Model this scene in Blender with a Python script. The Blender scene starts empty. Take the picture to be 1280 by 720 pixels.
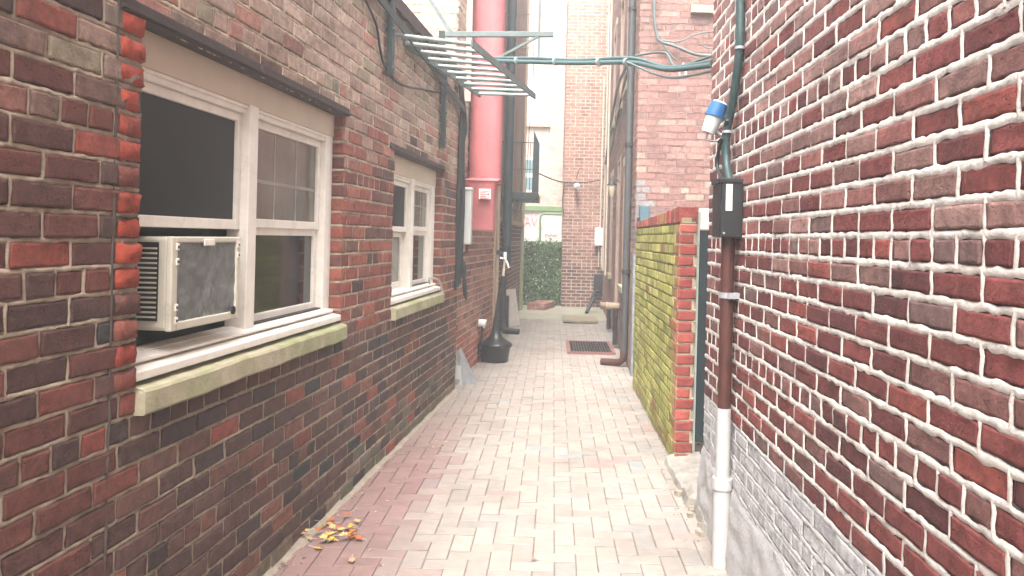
import bpy, math, random
import numpy as np
from mathutils import Matrix, Vector, noise
rnd = random.Random(7); npr = np.random.RandomState(7)
sc = bpy.context.scene
COL = sc.collection

# ------------------------------------------------------------------ camera
F = 970.0; EYE = 1.5; ROLL = math.radians(1.4); CR, SR = math.cos(ROLL), math.sin(ROLL)
cd = bpy.data.cameras.new('camera'); cam = bpy.data.objects.new('camera', cd); COL.objects.link(cam)
cd.sensor_width = 36; cd.lens = F/1280*36; cd.shift_x = -52/1280; cd.shift_y = -62/1280; cd.clip_end = 500; cd.clip_start = .02
cam.matrix_world = Matrix.Translation((0, 0, EYE)) @ Matrix.Rotation(math.pi/2, 4, 'X') @ Matrix.Rotation(ROLL, 4, 'Z')
sc.camera = cam
# ------------------------------------------------------------------ light
SUN_EL, SUN_AZ = math.radians(60), math.radians(190)      # azimuth measured clockwise from +Y
w = bpy.data.worlds.new('World'); sc.world = w; w.use_nodes = True
nt = w.node_tree; bg = nt.nodes['Background']; sky = nt.nodes.new('ShaderNodeTexSky')
sky.sky_type = 'NISHITA'; sky.sun_disc = False; sky.sun_elevation = SUN_EL; sky.sun_rotation = SUN_AZ
sky.dust_density = 6; sky.air_density = 1.0; sky.ozone_density = .6
hs = nt.nodes.new('ShaderNodeHueSaturation'); hs.inputs['Saturation'].default_value = .25
nt.links.new(sky.outputs[0], hs.inputs['Color']); nt.links.new(hs.outputs[0], bg.inputs[0]); bg.inputs[1].default_value = .15
sd = bpy.data.lights.new('sun', 'SUN'); sd.energy = .6; sd.angle = math.radians(30); sd.color = (1, .95, .88)
so = bpy.data.objects.new('sun', sd); COL.objects.link(so)
dirv = Vector((math.sin(SUN_AZ)*math.cos(SUN_EL), math.cos(SUN_AZ)*math.cos(SUN_EL), math.sin(SUN_EL)))
so.rotation_euler = dirv.to_track_quat('Z', 'Y').to_euler()
vs = sc.view_settings; vs.view_transform = 'Standard'; vs.look = 'None'; vs.gamma = 1; vs.use_curve_mapping = False
vs.exposure = 2.85

# ------------------------------------------------------------------ pixel helpers (reference points measured off the photo, turned into real positions)
def ray(u, v):
    a = u-692; b = 298-v
    return (a*CR-b*SR)/F, (a*SR+b*CR)/F
def at(u, v, Y):
    a, b = ray(u, v); return Vector((a*Y, Y, EYE+b*Y))
def gnd(u, v, z=0.0):
    a, b = ray(u, v); Y = (z-EYE)/b; return Vector((a*Y, Y, z))
def onX(u, v, X):
    a, b = ray(u, v); Y = X/a; return Vector((X, Y, EYE+b*Y))
def hit(fr, u, v, y=0.0):
    """point of the plane 'local y' of a wall frame seen at a reference pixel, as local (x, z)"""
    a, b = ray(u, v); inv = fr.inverted()
    o = inv @ Vector((0, 0, EYE)); d = inv.to_3x3() @ Vector((a, 1, b))
    t = (y-o.y)/d.y; p = o+d*t
    return p.x, p.z
def frame(x, y, ang): return Matrix.Translation((x, y, 0)) @ Matrix.Rotation(ang, 4, 'Z')

# ------------------------------------------------------------------ colours and materials
def lin(r, g, b):
    f = lambda c: (c/255/12.92) if c/255 <= .04045 else ((c/255+.055)/1.055)**2.4
    return (f(r), f(g), f(b))
MATS = {}
def mat(name, col=(.5, .5, .5), rough=.7, metal=0, var=.15, vscale=8, bump=.15, bscale=60, attr=False, dirt=None, dscale=3, dmin=.5, spec=.4, emis=0, detail=8, pits=0):
    if name in MATS: return MATS[name]
    m = bpy.data.materials.new(name); m.use_nodes = True; n = m.node_tree; L = n.links
    p = n.nodes['Principled BSDF']; p.inputs['Roughness'].default_value = rough; p.inputs['Metallic'].default_value = metal
    p.inputs['Specular IOR Level'].default_value = spec
    g = n.nodes.new('ShaderNodeNewGeometry'); mp = n.nodes.new('ShaderNodeMapping'); L.new(g.outputs['Position'], mp.inputs[0])
    n1 = n.nodes.new('ShaderNodeTexNoise'); n1.inputs['Scale'].default_value = vscale; n1.inputs['Detail'].default_value = detail
    n1.inputs['Roughness'].default_value = .65; L.new(mp.outputs[0], n1.inputs['Vector'])
    mr = n.nodes.new('ShaderNodeMapRange'); mr.inputs[1].default_value = .3; mr.inputs[2].default_value = .7
    mr.inputs[3].default_value = 1-var; mr.inputs[4].default_value = 1+var; L.new(n1.outputs[0], mr.inputs[0])
    if attr:
        src = n.nodes.new('ShaderNodeAttribute'); src.attribute_name = 'Col'; so_ = src.outputs['Color']
    else:
        src = n.nodes.new('ShaderNodeRGB'); src.outputs[0].default_value = (*col, 1); so_ = src.outputs[0]
    mul = n.nodes.new('ShaderNodeVectorMath'); mul.operation = 'SCALE'; L.new(so_, mul.inputs[0]); L.new(mr.outputs[0], mul.inputs['Scale'])
    out = mul.outputs[0]
    if dirt:
        n2 = n.nodes.new('ShaderNodeTexNoise'); n2.inputs['Scale'].default_value = dscale; n2.inputs['Detail'].default_value = 10; n2.inputs['Roughness'].default_value = .7
        L.new(mp.outputs[0], n2.inputs['Vector'])
        r2 = n.nodes.new('ShaderNodeMapRange'); r2.inputs[1].default_value = dmin; r2.inputs[2].default_value = dmin+.18; L.new(n2.outputs[0], r2.inputs[0])
        r2.inputs[4].default_value = dirt[3]
        mx = n.nodes.new('ShaderNodeMix'); mx.data_type = 'RGBA'; L.new(r2.outputs[0], mx.inputs[0]); L.new(out, mx.inputs[6]); mx.inputs[7].default_value = (*dirt[:3], 1)
        out = mx.outputs[2]
    L.new(out, p.inputs['Base Color'])
    if bump:
        n3 = n.nodes.new('ShaderNodeTexNoise'); n3.inputs['Scale'].default_value = bscale; n3.inputs['Detail'].default_value = 6; n3.inputs['Roughness'].default_value = .7
        L.new(mp.outputs[0], n3.inputs['Vector']); h = n3.outputs[0]
        if pits:
            vo = n.nodes.new('ShaderNodeTexVoronoi'); vo.inputs['Scale'].default_value = pits; L.new(mp.outputs[0], vo.inputs['Vector'])
            r3 = n.nodes.new('ShaderNodeMapRange'); r3.inputs[1].default_value = .0; r3.inputs[2].default_value = .3; L.new(vo.outputs[0], r3.inputs[0])
            r3.inputs[2].default_value = .16; r3.inputs[4].default_value = .45; ad = n.nodes.new('ShaderNodeMath'); ad.operation = 'ADD'; L.new(h, ad.inputs[0]); L.new(r3.outputs[0], ad.inputs[1]); h = ad.outputs[0]
        bp = n.nodes.new('ShaderNodeBump'); bp.inputs['Strength'].default_value = bump; bp.inputs['Distance'].default_value = .008
        L.new(h, bp.inputs['Height']); L.new(bp.outputs[0], p.inputs['Normal'])
    MATS[name] = m; return m

BRICK = mat('brick', attr=True, rough=.85, var=.40, vscale=26, bump=1.0, bscale=55, spec=.25, detail=14, pits=42, dirt=(*lin(52, 44, 42), .5), dscale=2.3, dmin=.5)
MORTAR = mat('mortar', attr=True, rough=.95, var=.25, vscale=14, bump=.9, bscale=120, spec=.15)
PAVER = mat('paver', attr=True, rough=.8, var=.12, vscale=14, bump=.35, bscale=220, spec=.3, dirt=(*lin(96, 86, 79), .42), dscale=1.5, dmin=.49)
WHITE = mat('white_paint', lin(214, 207, 197), .5, var=.1, vscale=12, bump=.12, bscale=40, dirt=(*lin(120, 108, 92), .35), dscale=9, dmin=.56)
TANB = mat('header_board', lin(186, 170, 150), .6, var=.07, vscale=5, bump=.1, bscale=40)
GLASS = mat('dark_glass', lin(20, 23, 24), .06, var=.2, vscale=2, bump=.02, bscale=3, spec=.5)
SCREEN = mat('screen', lin(22, 28, 29), .4, var=.3, vscale=2, bump=.03, bscale=5, spec=.18)
GLASSL = mat('pale_glass', lin(96, 92, 84), .12, var=.35, vscale=4, bump=.04, bscale=3, spec=.5)
STONE = mat('stone_sill', lin(160, 151, 128), .85, var=.2, vscale=9, bump=.7, bscale=60, dirt=(*lin(118, 128, 78), .75), dscale=3.0, dmin=.43)
STEEL = mat('rusty_steel', lin(58, 46, 44), .7, metal=.2, var=.3, vscale=16, bump=.35, bscale=60, dirt=(*lin(150, 140, 135), .8), dscale=8, dmin=.6)
TEAL = mat('teal_painted_steel', lin(80, 90, 88), .5, var=.25, vscale=14, bump=.2, bscale=80, dirt=(*lin(120, 128, 122), .5), dscale=12, dmin=.55)
DKTEAL = mat('dark_teal_steel', lin(30, 45, 48), .5, var=.25, vscale=14, bump=.2, bscale=80)
BLACK = mat('black_metal', lin(28, 28, 30), .45, var=.25, vscale=20, bump=.15, bscale=90)
RUBBER = mat('black_cable', lin(26, 30, 31), .55, var=.2, vscale=40, bump=.15, bscale=90)
GREYM = mat('grey_box', lin(172, 174, 170), .5, var=.08, vscale=10, bump=.08)
ALU = mat('aluminium_sheet', lin(150, 152, 155), .4, metal=.3, var=.2, vscale=10, bump=.2, bscale=30)
RED = mat('red_duct', lin(160, 90, 92), .6, var=.16, vscale=5, bump=.1, bscale=20, dirt=(*lin(200, 110, 100), .35), dscale=3, dmin=.52)
BROWNP = mat('brown_pipe', lin(66, 34, 28), .55, var=.25, vscale=18, bump=.2, bscale=60, dirt=(*lin(110, 62, 50), .5), dscale=14, dmin=.55)
WPIPE = mat('white_pipe', lin(166, 164, 162), .5, var=.08, vscale=12, bump=.15, bscale=50, dirt=(*lin(120, 114, 105), .5), dscale=10, dmin=.58)
PARGE = mat('whitewash', lin(160, 157, 156), .9, var=.16, vscale=10, bump=.9, bscale=40, dirt=(*lin(128, 120, 116), .6), dscale=5, dmin=.5)
WOOD = mat('brown_wood', lin(104, 78, 68), .7, var=.3, vscale=10, bump=.3, bscale=50)
TAN = mat('tan_trim', lin(150, 130, 108), .7, var=.12, vscale=8, bump=.2, bscale=50)
CREAM = mat('cream_trim', lin(196, 180, 162), .65, var=.12, vscale=8, bump=.2, bscale=40)
CONC = mat('concrete', lin(140, 136, 120), .9, var=.15, vscale=2, bump=.4, bscale=70, dirt=(*lin(128, 126, 100), .6), dscale=1.2, dmin=.5)
CEM = mat('cement', lin(136, 126, 112), .9, var=.2, vscale=12, bump=.6, bscale=60)
SAND = mat('joint_sand', lin(98, 86, 78), .95, var=.25, vscale=20, bump=.5, bscale=150)
IVY = mat('ivy_leaf', attr=True, rough=.35, var=.2, vscale=20, bump=0, spec=.4)
LEAF = mat('dry_leaf', attr=True, rough=.6, var=.3, vscale=60, bump=.3, bscale=120, spec=.3)
PEACH = mat('peach_render', lin(206, 178, 160), .9, var=.06, vscale=2, bump=.3, bscale=30)
BLUE = mat('blue_cap', lin(30, 86, 134), .4, var=.1, vscale=10, bump=.05)
FILM = mat('crinkled_film', lin(104, 106, 106), .3, metal=.2, var=.3, vscale=9, bump=1.0, bscale=14, dirt=(*lin(176, 180, 184), .6), dscale=13, dmin=.54)
LWHITE = mat('label_white', lin(225, 222, 218), .6, var=.04, bump=0)
PINK = mat('graffiti_pink', lin(214, 150, 152), .8, var=.1, bump=0)
GREENP = mat('green_paint', lin(112, 140, 96), .7, var=.15, vscale=8, bump=.2)
REDRIM = mat('red_rim', lin(120, 82, 76), .8, var=.2, vscale=20, bump=.3)
LAMPG = mat('lantern_glass', lin(230, 214, 180), .3, var=.05, bump=0)
ROOF = mat('roofing', lin(70, 66, 64), .9, var=.2, vscale=4, bump=.4)

# ------------------------------------------------------------------ mesh builder
WM = {}
class MB:
    def __init__(s, M=None):
        s.v = []; s.f = []; s.mi = []; s.sm = []; s.c = []; s.M = M or Matrix.Identity(4); s.col = (.5, .5, .5)
    def add(s, vs, fs, mi=0, smooth=False, col=None):
        b = len(s.v); M = s.M
        s.v += [tuple(M @ Vector(p)) for p in vs]
        if col is None: s.c += [s.col]*len(vs)
        elif len(col) == 3 and not hasattr(col[0], '__len__'): s.c += [col]*len(vs)
        else: s.c += list(col)
        for f in fs: s.f.append(tuple(b+i for i in f)); s.mi.append(mi); s.sm.append(smooth)
    def box(s, x0, x1, y0, y1, z0, z1, mi=0, col=None):
        s.add([(x0, y0, z0), (x1, y0, z0), (x1, y1, z0), (x0, y1, z0), (x0, y0, z1), (x1, y0, z1), (x1, y1, z1), (x0, y1, z1)],
              [(0, 3, 2, 1), (4, 5, 6, 7), (0, 1, 5, 4), (1, 2, 6, 5), (2, 3, 7, 6), (3, 0, 4, 7)], mi, False, col); return s
    def prism(s, poly, d0, d1, axis='y', mi=0):
        n = len(poly)
        def P(a, b, d): return (a, d, b) if axis == 'y' else ((d, a, b) if axis == 'x' else (a, b, d))
        vs = [P(a, b, d0) for a, b in poly]+[P(a, b, d1) for a, b in poly]
        fs = [tuple(range(n)), tuple(range(2*n-1, n-1, -1))]+[((i+1) % n, i, n+i, n+(i+1) % n) for i in range(n)]
        s.add(vs, fs, mi); return s
    def bar(s, p, q, w, h, mi=0, up=(0, 0, 1)):
        p = Vector(p); q = Vector(q); d = (q-p).normalized(); u = Vector(up)
        if abs(d.dot(u)) > .98: u = Vector((0, 1, 0))
        x = d.cross(u).normalized(); y = x.cross(d)
        vs = [tuple(e+x*a*w/2+y*b*h/2) for e in (p, q) for a, b in ((-1, -1), (1, -1), (1, 1), (-1, 1))]
        s.add(vs, [(0, 3, 2, 1), (4, 5, 6, 7), (0, 1, 5, 4), (1, 2, 6, 5), (2, 3, 7, 6), (3, 0, 4, 7)], mi); return s
    def tube(s, pts, r, n=10, mi=0, curve=True, cap=True):
        pts = [Vector(p) for p in pts]
        if curve and len(pts) > 2:
            q = []; P = [pts[0]]+pts+[pts[-1]]
            for i in range(1, len(P)-2):
                for k in range(6):
                    t = k/6; a, b, c, d = P[i-1], P[i], P[i+1], P[i+2]
                    q.append(.5*((2*b)+(c-a)*t+(2*a-5*b+4*c-d)*t*t+(3*b-a-3*c+d)*t**3))
            q.append(pts[-1]); pts = q
        up = Vector((0, 0, 1)); d = (pts[1]-pts[0]).normalized()
        if abs(d.dot(up)) > .9: up = Vector((1, 0, 0))
        x = d.cross(up).normalized(); vs = []; m = len(pts)
        for i, p in enumerate(pts):
            d = (pts[min(i+1, m-1)]-pts[max(i-1, 0)]).normalized(); x = (x-d*x.dot(d)).normalized(); y = d.cross(x)
            rr = r[i] if hasattr(r, '__len__') else r
            vs += [tuple(p+x*rr*math.cos(2*math.pi*k/n)+y*rr*math.sin(2*math.pi*k/n)) for k in range(n)]
        fs = [(i*n+k, i*n+(k+1) % n, (i+1)*n+(k+1) % n, (i+1)*n+k) for i in range(m-1) for k in range(n)]
        s.add(vs, fs, mi, True)
        if cap: s.add(vs[:n], [tuple(range(n-1, -1, -1))], mi); s.add(vs[-n:], [tuple(range(n))], mi)
        return s
    def lathe(s, c, prof, n=28, mi=0):
        vs = [(c[0]+r*math.cos(2*math.pi*k/n), c[1]+r*math.sin(2*math.pi*k/n), c[2]+z) for r, z in prof for k in range(n)]
        m = len(prof)
        s.add(vs, [(i*n+k, i*n+(k+1) % n, (i+1)*n+(k+1) % n, (i+1)*n+k) for i in range(m-1) for k in range(n)], mi, True)
        return s
    def build(s, name, mats, parent=None, label=None, cat=None, group=None, kind=None, bevel=0, solid=0, base=None):
        if not isinstance(mats, (list, tuple)): mats = [mats]
        V = np.array(s.v)
        me = bpy.data.meshes.new(name); o = bpy.data.objects.new(name, me); COL.objects.link(o)
        if parent is not None:
            o.parent = parent; W = WM[parent.name]; WM[o.name] = W
        else:
            if base is None: base = ((V[:, 0].min()+V[:, 0].max())/2, (V[:, 1].min()+V[:, 1].max())/2, V[:, 2].min())
            W = Matrix.Translation(base); o.location = base; WM[o.name] = W
        I = np.array(W.inverted()); V = V @ I[:3, :3].T+I[:3, 3]
        me.from_pydata(V.tolist(), [], s.f)
        for m in mats: me.materials.append(m)
        me.polygons.foreach_set('material_index', s.mi); me.polygons.foreach_set('use_smooth', s.sm)
        ca = me.color_attributes.new('Col', 'FLOAT_COLOR', 'POINT')
        C = np.ones((len(s.c), 4), dtype=np.float32); C[:, :3] = np.array(s.c, dtype=np.float32); ca.data.foreach_set('color', C.ravel())
        me.update()
        if bevel:
            b = o.modifiers.new('bevel', 'BEVEL'); b.width = bevel; b.segments = 2; b.limit_method = 'ANGLE'; b.angle_limit = math.radians(40)
        if solid:
            b = o.modifiers.new('solid', 'SOLIDIFY'); b.thickness = solid
        tag(o, label, cat, group, kind); return o
def tag(o, label=None, cat=None, group=None, kind=None):
    for k, x in (('label', label), ('category', cat), ('group', group), ('kind', kind)):
        if x: o[k] = x
def thing(name, label, cat, M=None, group=None):
    o = bpy.data.objects.new(name, None); COL.objects.link(o); M = M or Matrix.Identity(4)
    o.location = M.to_translation(); o.rotation_euler = M.to_euler(); o.empty_display_size = .1; WM[o.name] = M
    tag(o, label, cat, group); return o
def T(x, y, z=0): return Matrix.Translation((x, y, z))

# ------------------------------------------------------------------ brickwork
def nz(x, z, s=1.0, k=0.0): return noise.noise(Vector((x*s, z*s, k)))
def brick_face(mb, x0, x1, z0, z1, holes=(), course=.075, bl=.215, j=.012, colf=None, mcol=None, lvl=1, header=6, hoff=0, prot=.006, mp=.001, seed=1, y0=0.0, xoff=0.0, back=True, rag=.0025, hk=1.0, ed=.008, ex=.005):
    """bricks as pillowed solids over a mortar bed with ragged joints; local x/z, outward is -y"""
    R = random.Random(seed); NR = np.random.RandomState(seed)
    zs = []; z = math.floor(z0/course)*course
    def cuts(za, zb):
        seg = [(x0, x1)]
        for h in holes:
            if h[2] < zb-.3*(zb-za) and h[3] > za+.3*(zb-za):
                ns = []
                for a, b in seg:
                    if h[1] <= a or h[0] >= b: ns.append((a, b)); continue
                    if a < h[0]: ns.append((a, h[0]))
                    if h[1] < b: ns.append((h[1], b))
                seg = ns
        return seg
    if lvl >= 2: gx = 8; gz = 5
    elif lvl == 1: gx = 5; gz = 4
    else: gx = 4; gz = 4
    row = int(round(z/course))
    while z < z1-.01:
        za, zb = max(z, z0), min(z+course, z1)
        hd = header and (row+hoff) % header == 0
        L = bl/2 if hd else bl
        ph = (0 if row % 2 else .5)*L+(.25*bl if hd else 0)
        segs = cuts(za, zb)
        for (sa, sb) in segs:
            k = math.floor((sa-xoff-ph)/L); x = xoff+ph+k*L
            while x < sb-.02:
                a = max(x, sa)+(j*hk/2 if x > sa else 0); b = min(x+L, sb)-(j*hk/2 if x+L < sb else 0)
                xe = x+L; x = xe
                if b-a < .018: continue
                a += R.uniform(-.0025, .0025); b += R.uniform(-.0025, .0025)
                c0 = za+j/2+R.uniform(-.0015, .0015); c1 = zb-j/2+R.uniform(-.0015, .0015)
                if c1-c0 < .015: continue
                e = min(.007, (b-a)/4)
                if lvl >= 2:
                    n_ = max(4, min(gx, int((b-a)/.03)+4)); tx = [a, a+e*.5, *np.linspace(a+e*1.8, b-e*1.8, n_-4), b-e*.5, b] if n_ > 5 else [a, a+e, b-e, b]
                    tz = [c0, c0+.003, c0+.010, (c0+c1)/2, c1-.010, c1-.003, c1]
                else: tx = [a, a+e, b-e, b]; tz = [c0, c0+.005, c1-.005, c1]
                X, Z = np.meshgrid(tx, tz); m, n = X.shape
                p = prot+R.uniform(-.003, .003); tl = R.uniform(-.003, .003)/max(b-a, .05); tt = R.uniform(-.03, .03)
                Y = -(p+tl*(X-(a+b)/2)+tt*(Z-(c0+c1)/2))
                if lvl >= 2: Y = Y+NR.uniform(-.0012, .0012, X.shape); X = X+NR.uniform(-.0015, .0015, X.shape); Z = Z+NR.uniform(-.0015, .0015, X.shape)
                if R.random() < .1 and lvl >= 2:        # a chipped corner
                    ci, cj = R.choice((1, m-2)), R.choice((1, n-2)); Y[ci, cj] += R.uniform(.003, .009)
                Y[0, :] = Y[-1, :] = .010; Y[:, 0] = Y[:, -1] = .010
                vs = np.stack([X, Y+y0, Z], -1).reshape(-1, 3)
                fs = [(i*n+q, i*n+q+1, (i+1)*n+q+1, (i+1)*n+q) for i in range(m-1) for q in range(n-1)]
                col = colf((a+b)/2, (c0+c1)/2, R)
                mb.add(vs.tolist(), fs, 0, lvl >= 2, col)
                # head joint
                if xe < sb-.01:
                    h = j*hk/2+ex; ys = y0-mp
                    zz = np.linspace(za, zb, 4); vv = []
                    for q in zz:
                        wj = R.uniform(-rag, rag)
                        vv += [(xe-h+wj, y0+ed, q), (xe-h*.45+wj, ys-R.uniform(0, .002), q), (xe+h*.45+wj, ys-R.uniform(0, .002), q), (xe+h+wj, y0+ed, q)]
                    mb.add(vv, [(r*4+q, r*4+q+1, r*4+q+5, r*4+q+4) for r in range(3) for q in range(3)], 1, True, mcol(xe, z, R))
        # bed joint along the top of this course
        if zb < z1-.005:
            step = .018 if lvl >= 2 else (.05 if lvl == 1 else .4)
            for (sa, sb) in cuts(zb-.01, zb+.01):
                n = max(2, int((sb-sa)/step)+1); xx = np.linspace(sa, sb, n); vv = []; cc = []
                h = j/2+ex
                for q in xx:
                    w0 = nz(q, zb, 28, 3)*rag*1.6+R.uniform(-rag, rag)*.5; w1 = nz(q, zb, 28, 9)*rag*1.6+R.uniform(-rag, rag)*.5; sh = nz(q, zb, 2.5, 5)*.002
                    yy = y0-mp-nz(q, zb, 20, 7)*.0022
                    vv += [(q, y0+ed, zb-h+w0+sh), (q, yy, zb-h*.5+w0+sh), (q, yy-.001, zb+h*.5+w1+sh), (q, y0+ed, zb+h+w1+sh)]
                    cc += [mcol(q, zb, R)]*4
                mb.add(vv, [(r*4+q, (r+1)*4+q, (r+1)*4+q+1, r*4+q+1) for r in range(n-1) for q in range(3)], 1, True, cc)
        z += course; row += 1
    if back:
        xs = sorted({x0, x1, *[max(x0, min(x1, h[i])) for h in holes for i in (0, 1)]}); zs = sorted({z0, z1, *[max(z0, min(z1, h[i])) for h in holes for i in (2, 3)]})
        for a, b in zip(xs, xs[1:]):
            for c, d in zip(zs, zs[1:]):
                mx_, mz_ = (a+b)/2, (c+d)/2
                if any(h[0] < mx_ < h[1] and h[2] < mz_ < h[3] for h in holes) or b-a < 1e-4 or d-c < 1e-4: continue
                mb.add([(a, y0+.007, c), (b, y0+.007, c), (b, y0+.007, d), (a, y0+.007, d)], [(0, 1, 2, 3)], 1, False, mcol(mx_, mz_, R))
    return mb
def sc_(k, c): return tuple(k*x for x in c)
def ds(c, k=.22):
    g = .3*c[0]+.5*c[1]+.2*c[2]; t = (g*1.12, g*.98, g*.94)
    return tuple(x*(1-k)+y*k for x, y in zip(c, t))
def pal(items, jitter=.12):
    items = [(ds(lin(*c)), w_) for c, w_ in items]; tot = sum(w_ for _, w_ in items)
    def f(R):
        t = R.uniform(0, tot)
        for c, w_ in items:
            t -= w_
            if t <= 0: break
        k = 1+R.uniform(-jitter, jitter)
        return tuple(x*k for x in c)
    return f
def mix(a, b, t): return tuple(x*(1-t)+y*t for x, y in zip(a, b))
def cl(x): return max(0, min(1, x))

# ------------------------------------------------------------------ frames of the walls
FA = frame(-1.454, 0, math.atan2(1, .069))          # near left building, x runs down the alley
LA = 7.58
cB = -0.903-.07*8.847
FB = frame(cB, 0, math.atan2(1, .07))
RX = .86
FR = frame(RX, 4.3, -math.pi/2)                      # right building, x runs towards the camera
FE = frame(.90, 8.58, 0)                             # brick house end wall facing the camera
aF = math.atan2(-(17.1-8.58), .90-1.10); FF = frame(1.10, 17.1, aF); LF = math.hypot(17.1-8.58, .2)
FD = frame(.20, 17.1, 0)
FC = frame(-.87, 10.4, math.atan2(1, .035))

# ================================================================== LENS VEIL (thin mist volume added to imitate the glow)
HZ = .012
def veil_volume():
    m = MB(); m.box(-7, 5.5, -6, 26, -1.2, 9.6)
    h = bpy.data.materials.new('veil_volume'); h.use_nodes = True; n = h.node_tree; n.nodes.remove(n.nodes['Principled BSDF'])
    v = n.nodes.new('ShaderNodeVolumePrincipled'); v.inputs['Color'].default_value = (.97, .96, .95, 1); v.inputs['Density'].default_value = HZ; v.inputs['Anisotropy'].default_value = .2
    n.links.new(v.outputs[0], n.nodes['Material Output'].inputs['Volume'])
    m.build('veil_volume', h, kind='stuff')
veil_volume()

# ================================================================== GROUND
def ground():
    m = MB(); m.add([(-40, -30, -.02), (40, -30, -.02), (40, 60, -.02), (-40, 60, -.02)], [(0, 1, 2, 3)])
    m.build('ground', SAND, kind='structure', base=(0, 0, -.02))
    wd = .1; m = MB(); R = random.Random(3)
    pc = pal([((134, 127, 118), 6), ((131, 124, 115), 5), ((138, 130, 121), 5), ((133, 121, 113), 2), ((128, 124, 118), 1.5), ((120, 126, 124), .25), ((134, 117, 109), .7)], .03)
    rc = pal([((124, 95, 90), 3), ((127, 98, 93), 3), ((121, 92, 87), 2)], .025)
    ox, oy = -.26, 3.0
    for i in range(-60, 130):
        for jx in range(-60, 60):
            # herringbone lattice (1,1),(-2,2)
            gx, gy = i*1+jx*-2, i*1+jx*2
            for (cx, cy, ww, hh) in ((gx, gy, 2, 1), (gx, gy+1, 1, 2)):
                X0, Y0 = ox+cx*wd, oy+cy*wd; X1, Y1 = X0+ww*wd, Y0+hh*wd
                if Y1 < -1.0 or Y0 > 14.3 or X1 < -1.52 or X0 > .95: continue
                if X0 > .84 and Y0 < 4: continue
                g = .0022; e = .004; t = R.uniform(-.0012, .0012); a, b, c, d = X0+g, X1-g, Y0+g, Y1-g
                tx, ty = R.uniform(-.002, .002), R.uniform(-.002, .002)
                def zz(x, y): return t+(x-(a+b)/2)*tx/.1+(y-(c+d)/2)*ty/.1
                vs = [(x, y, -.014) for x, y in ((a, c), (b, c), (b, d), (a, d))]+[(x, y, zz(x, y)-.0025) for x, y in ((a, c), (b, c), (b, d), (a, d))]
                vs += [(x, y, zz(x, y)) for x, y in ((a+e, c+e), (b-e, c+e), (b-e, d-e), (a+e, d-e))]
                fs = [(8, 9, 10, 11)]+[(q, (q+1) % 4, 4+(q+1) % 4, 4+q) for q in range(4)]+[(4+q, 4+(q+1) % 4, 8+(q+1) % 4, 8+q) for q in range(4)]
                xw = -1.454+.069*(Y0+.05); dw = (X0+X1)/2-xw; yc = Y0
                lim = .62-.035*yc+.10*nz(0, Y0, .8)
                t_ = cl((lim-dw)/.22+.5)*cl((7.6-yc)/2.5)
                m.add(vs, fs, 0, False, mix(pc(R), rc(R), t_))
    m.build('pavement', PAVER, kind='structure', base=(0, 0, 0))
    # sand filled joints close under the pavers
    m = MB(); m.add([(-1.6, -1.2, -.007), (1.1, -1.2, -.007), (1.1, 14.35, -.007), (-1.6, 14.35, -.007)], [(0, 1, 2, 3)])
    m.build('joint_bed', SAND, kind='structure', base=(0, 0, -.007))
    m = MB(); n = 26
    vs = [(-1.3+2.6*i/n, 14.3+6.7*k/n, .004+.012*nz(i, k, .5)) for k in range(n+1) for i in range(n+1)]
    m.add(vs, [(k*(n+1)+i, k*(n+1)+i+1, (k+1)*(n+1)+i+1, (k+1)*(n+1)+i) for k in range(n) for i in range(n)], 0, True)
    m.build('path', CONC, kind='structure')
    # cement fillet along the left wall
    m = MB(FA); R = random.Random(5); n = 260; vs = []
    for i in range(n+1):
        x = -1+8.6*i/n; k = 1+nz(x, 0, 3)*.5
        vs += [(x, .01, .03*k), (x, -.006-.003*k, .010*k), (x, -.010*k-.006, .005), (x, -.03*k-.012, -.003)]
    m.add(vs, [(i*4+q, i*4+q+1, (i+1)*4+q+1, (i+1)*4+q) for i in range(n) for q in range(3)], 0, True)
    m.build('cement_fillet', CEM, kind='structure')
ground()

# ================================================================== NEAR LEFT BUILDING
W1 = (2.41, 4.27, 1.0, 2.15); W2 = (5.26, 6.82, 1.0, 2.07)
darkp = pal([((78, 55, 50), 4), ((88, 60, 54), 4), ((100, 65, 56), 3), ((66, 52, 50), 2), ((52, 53, 53), .6), ((116, 70, 58), 1.5)], .15)
redp = pal([((130, 62, 48), 3), ((138, 70, 54), 3), ((118, 60, 50), 2), ((100, 56, 50), 1.5)], .15)
nearp = pal([((100, 52, 44), 3), ((88, 52, 46), 3), ((110, 54, 44), 2), ((76, 50, 46), 1.5), ((136, 58, 42), 1)], .15)
palep = pal([((162, 134, 116), 3), ((150, 122, 106), 3), ((170, 146, 128), 2), ((164, 110, 94), 1), ((142, 130, 104), 1)], .10)
def colA(x, z, R):
    if x < 2.28:
        a = nearp(R)
    else:
        a = darkp(R)
        if z > .95 and (4.25 < x < 5.4 or x > 6.7): 
            if R.random() < .8: a = redp(R)
        if R.random() < .07: a = redp(R)
    t = cl((z-1.93+R.uniform(-.25, .25))/.3)  # upper bricks chalky pale; part of the paleness is lens veil put in
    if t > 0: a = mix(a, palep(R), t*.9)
    if z < .1 and R.random() < .5: a = mix(a, lin(120, 122, 96), .4)
    if z < .3 and x > 4.5 and R.random() < .35: a = mix(a, lin(110, 112, 96), .5)
    return a
mA0 = lin(168, 152, 134)
def mcA(x, z, R):
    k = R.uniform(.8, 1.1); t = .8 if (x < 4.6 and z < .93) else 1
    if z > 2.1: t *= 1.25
    return tuple(c*k*t for c in mA0)
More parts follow.
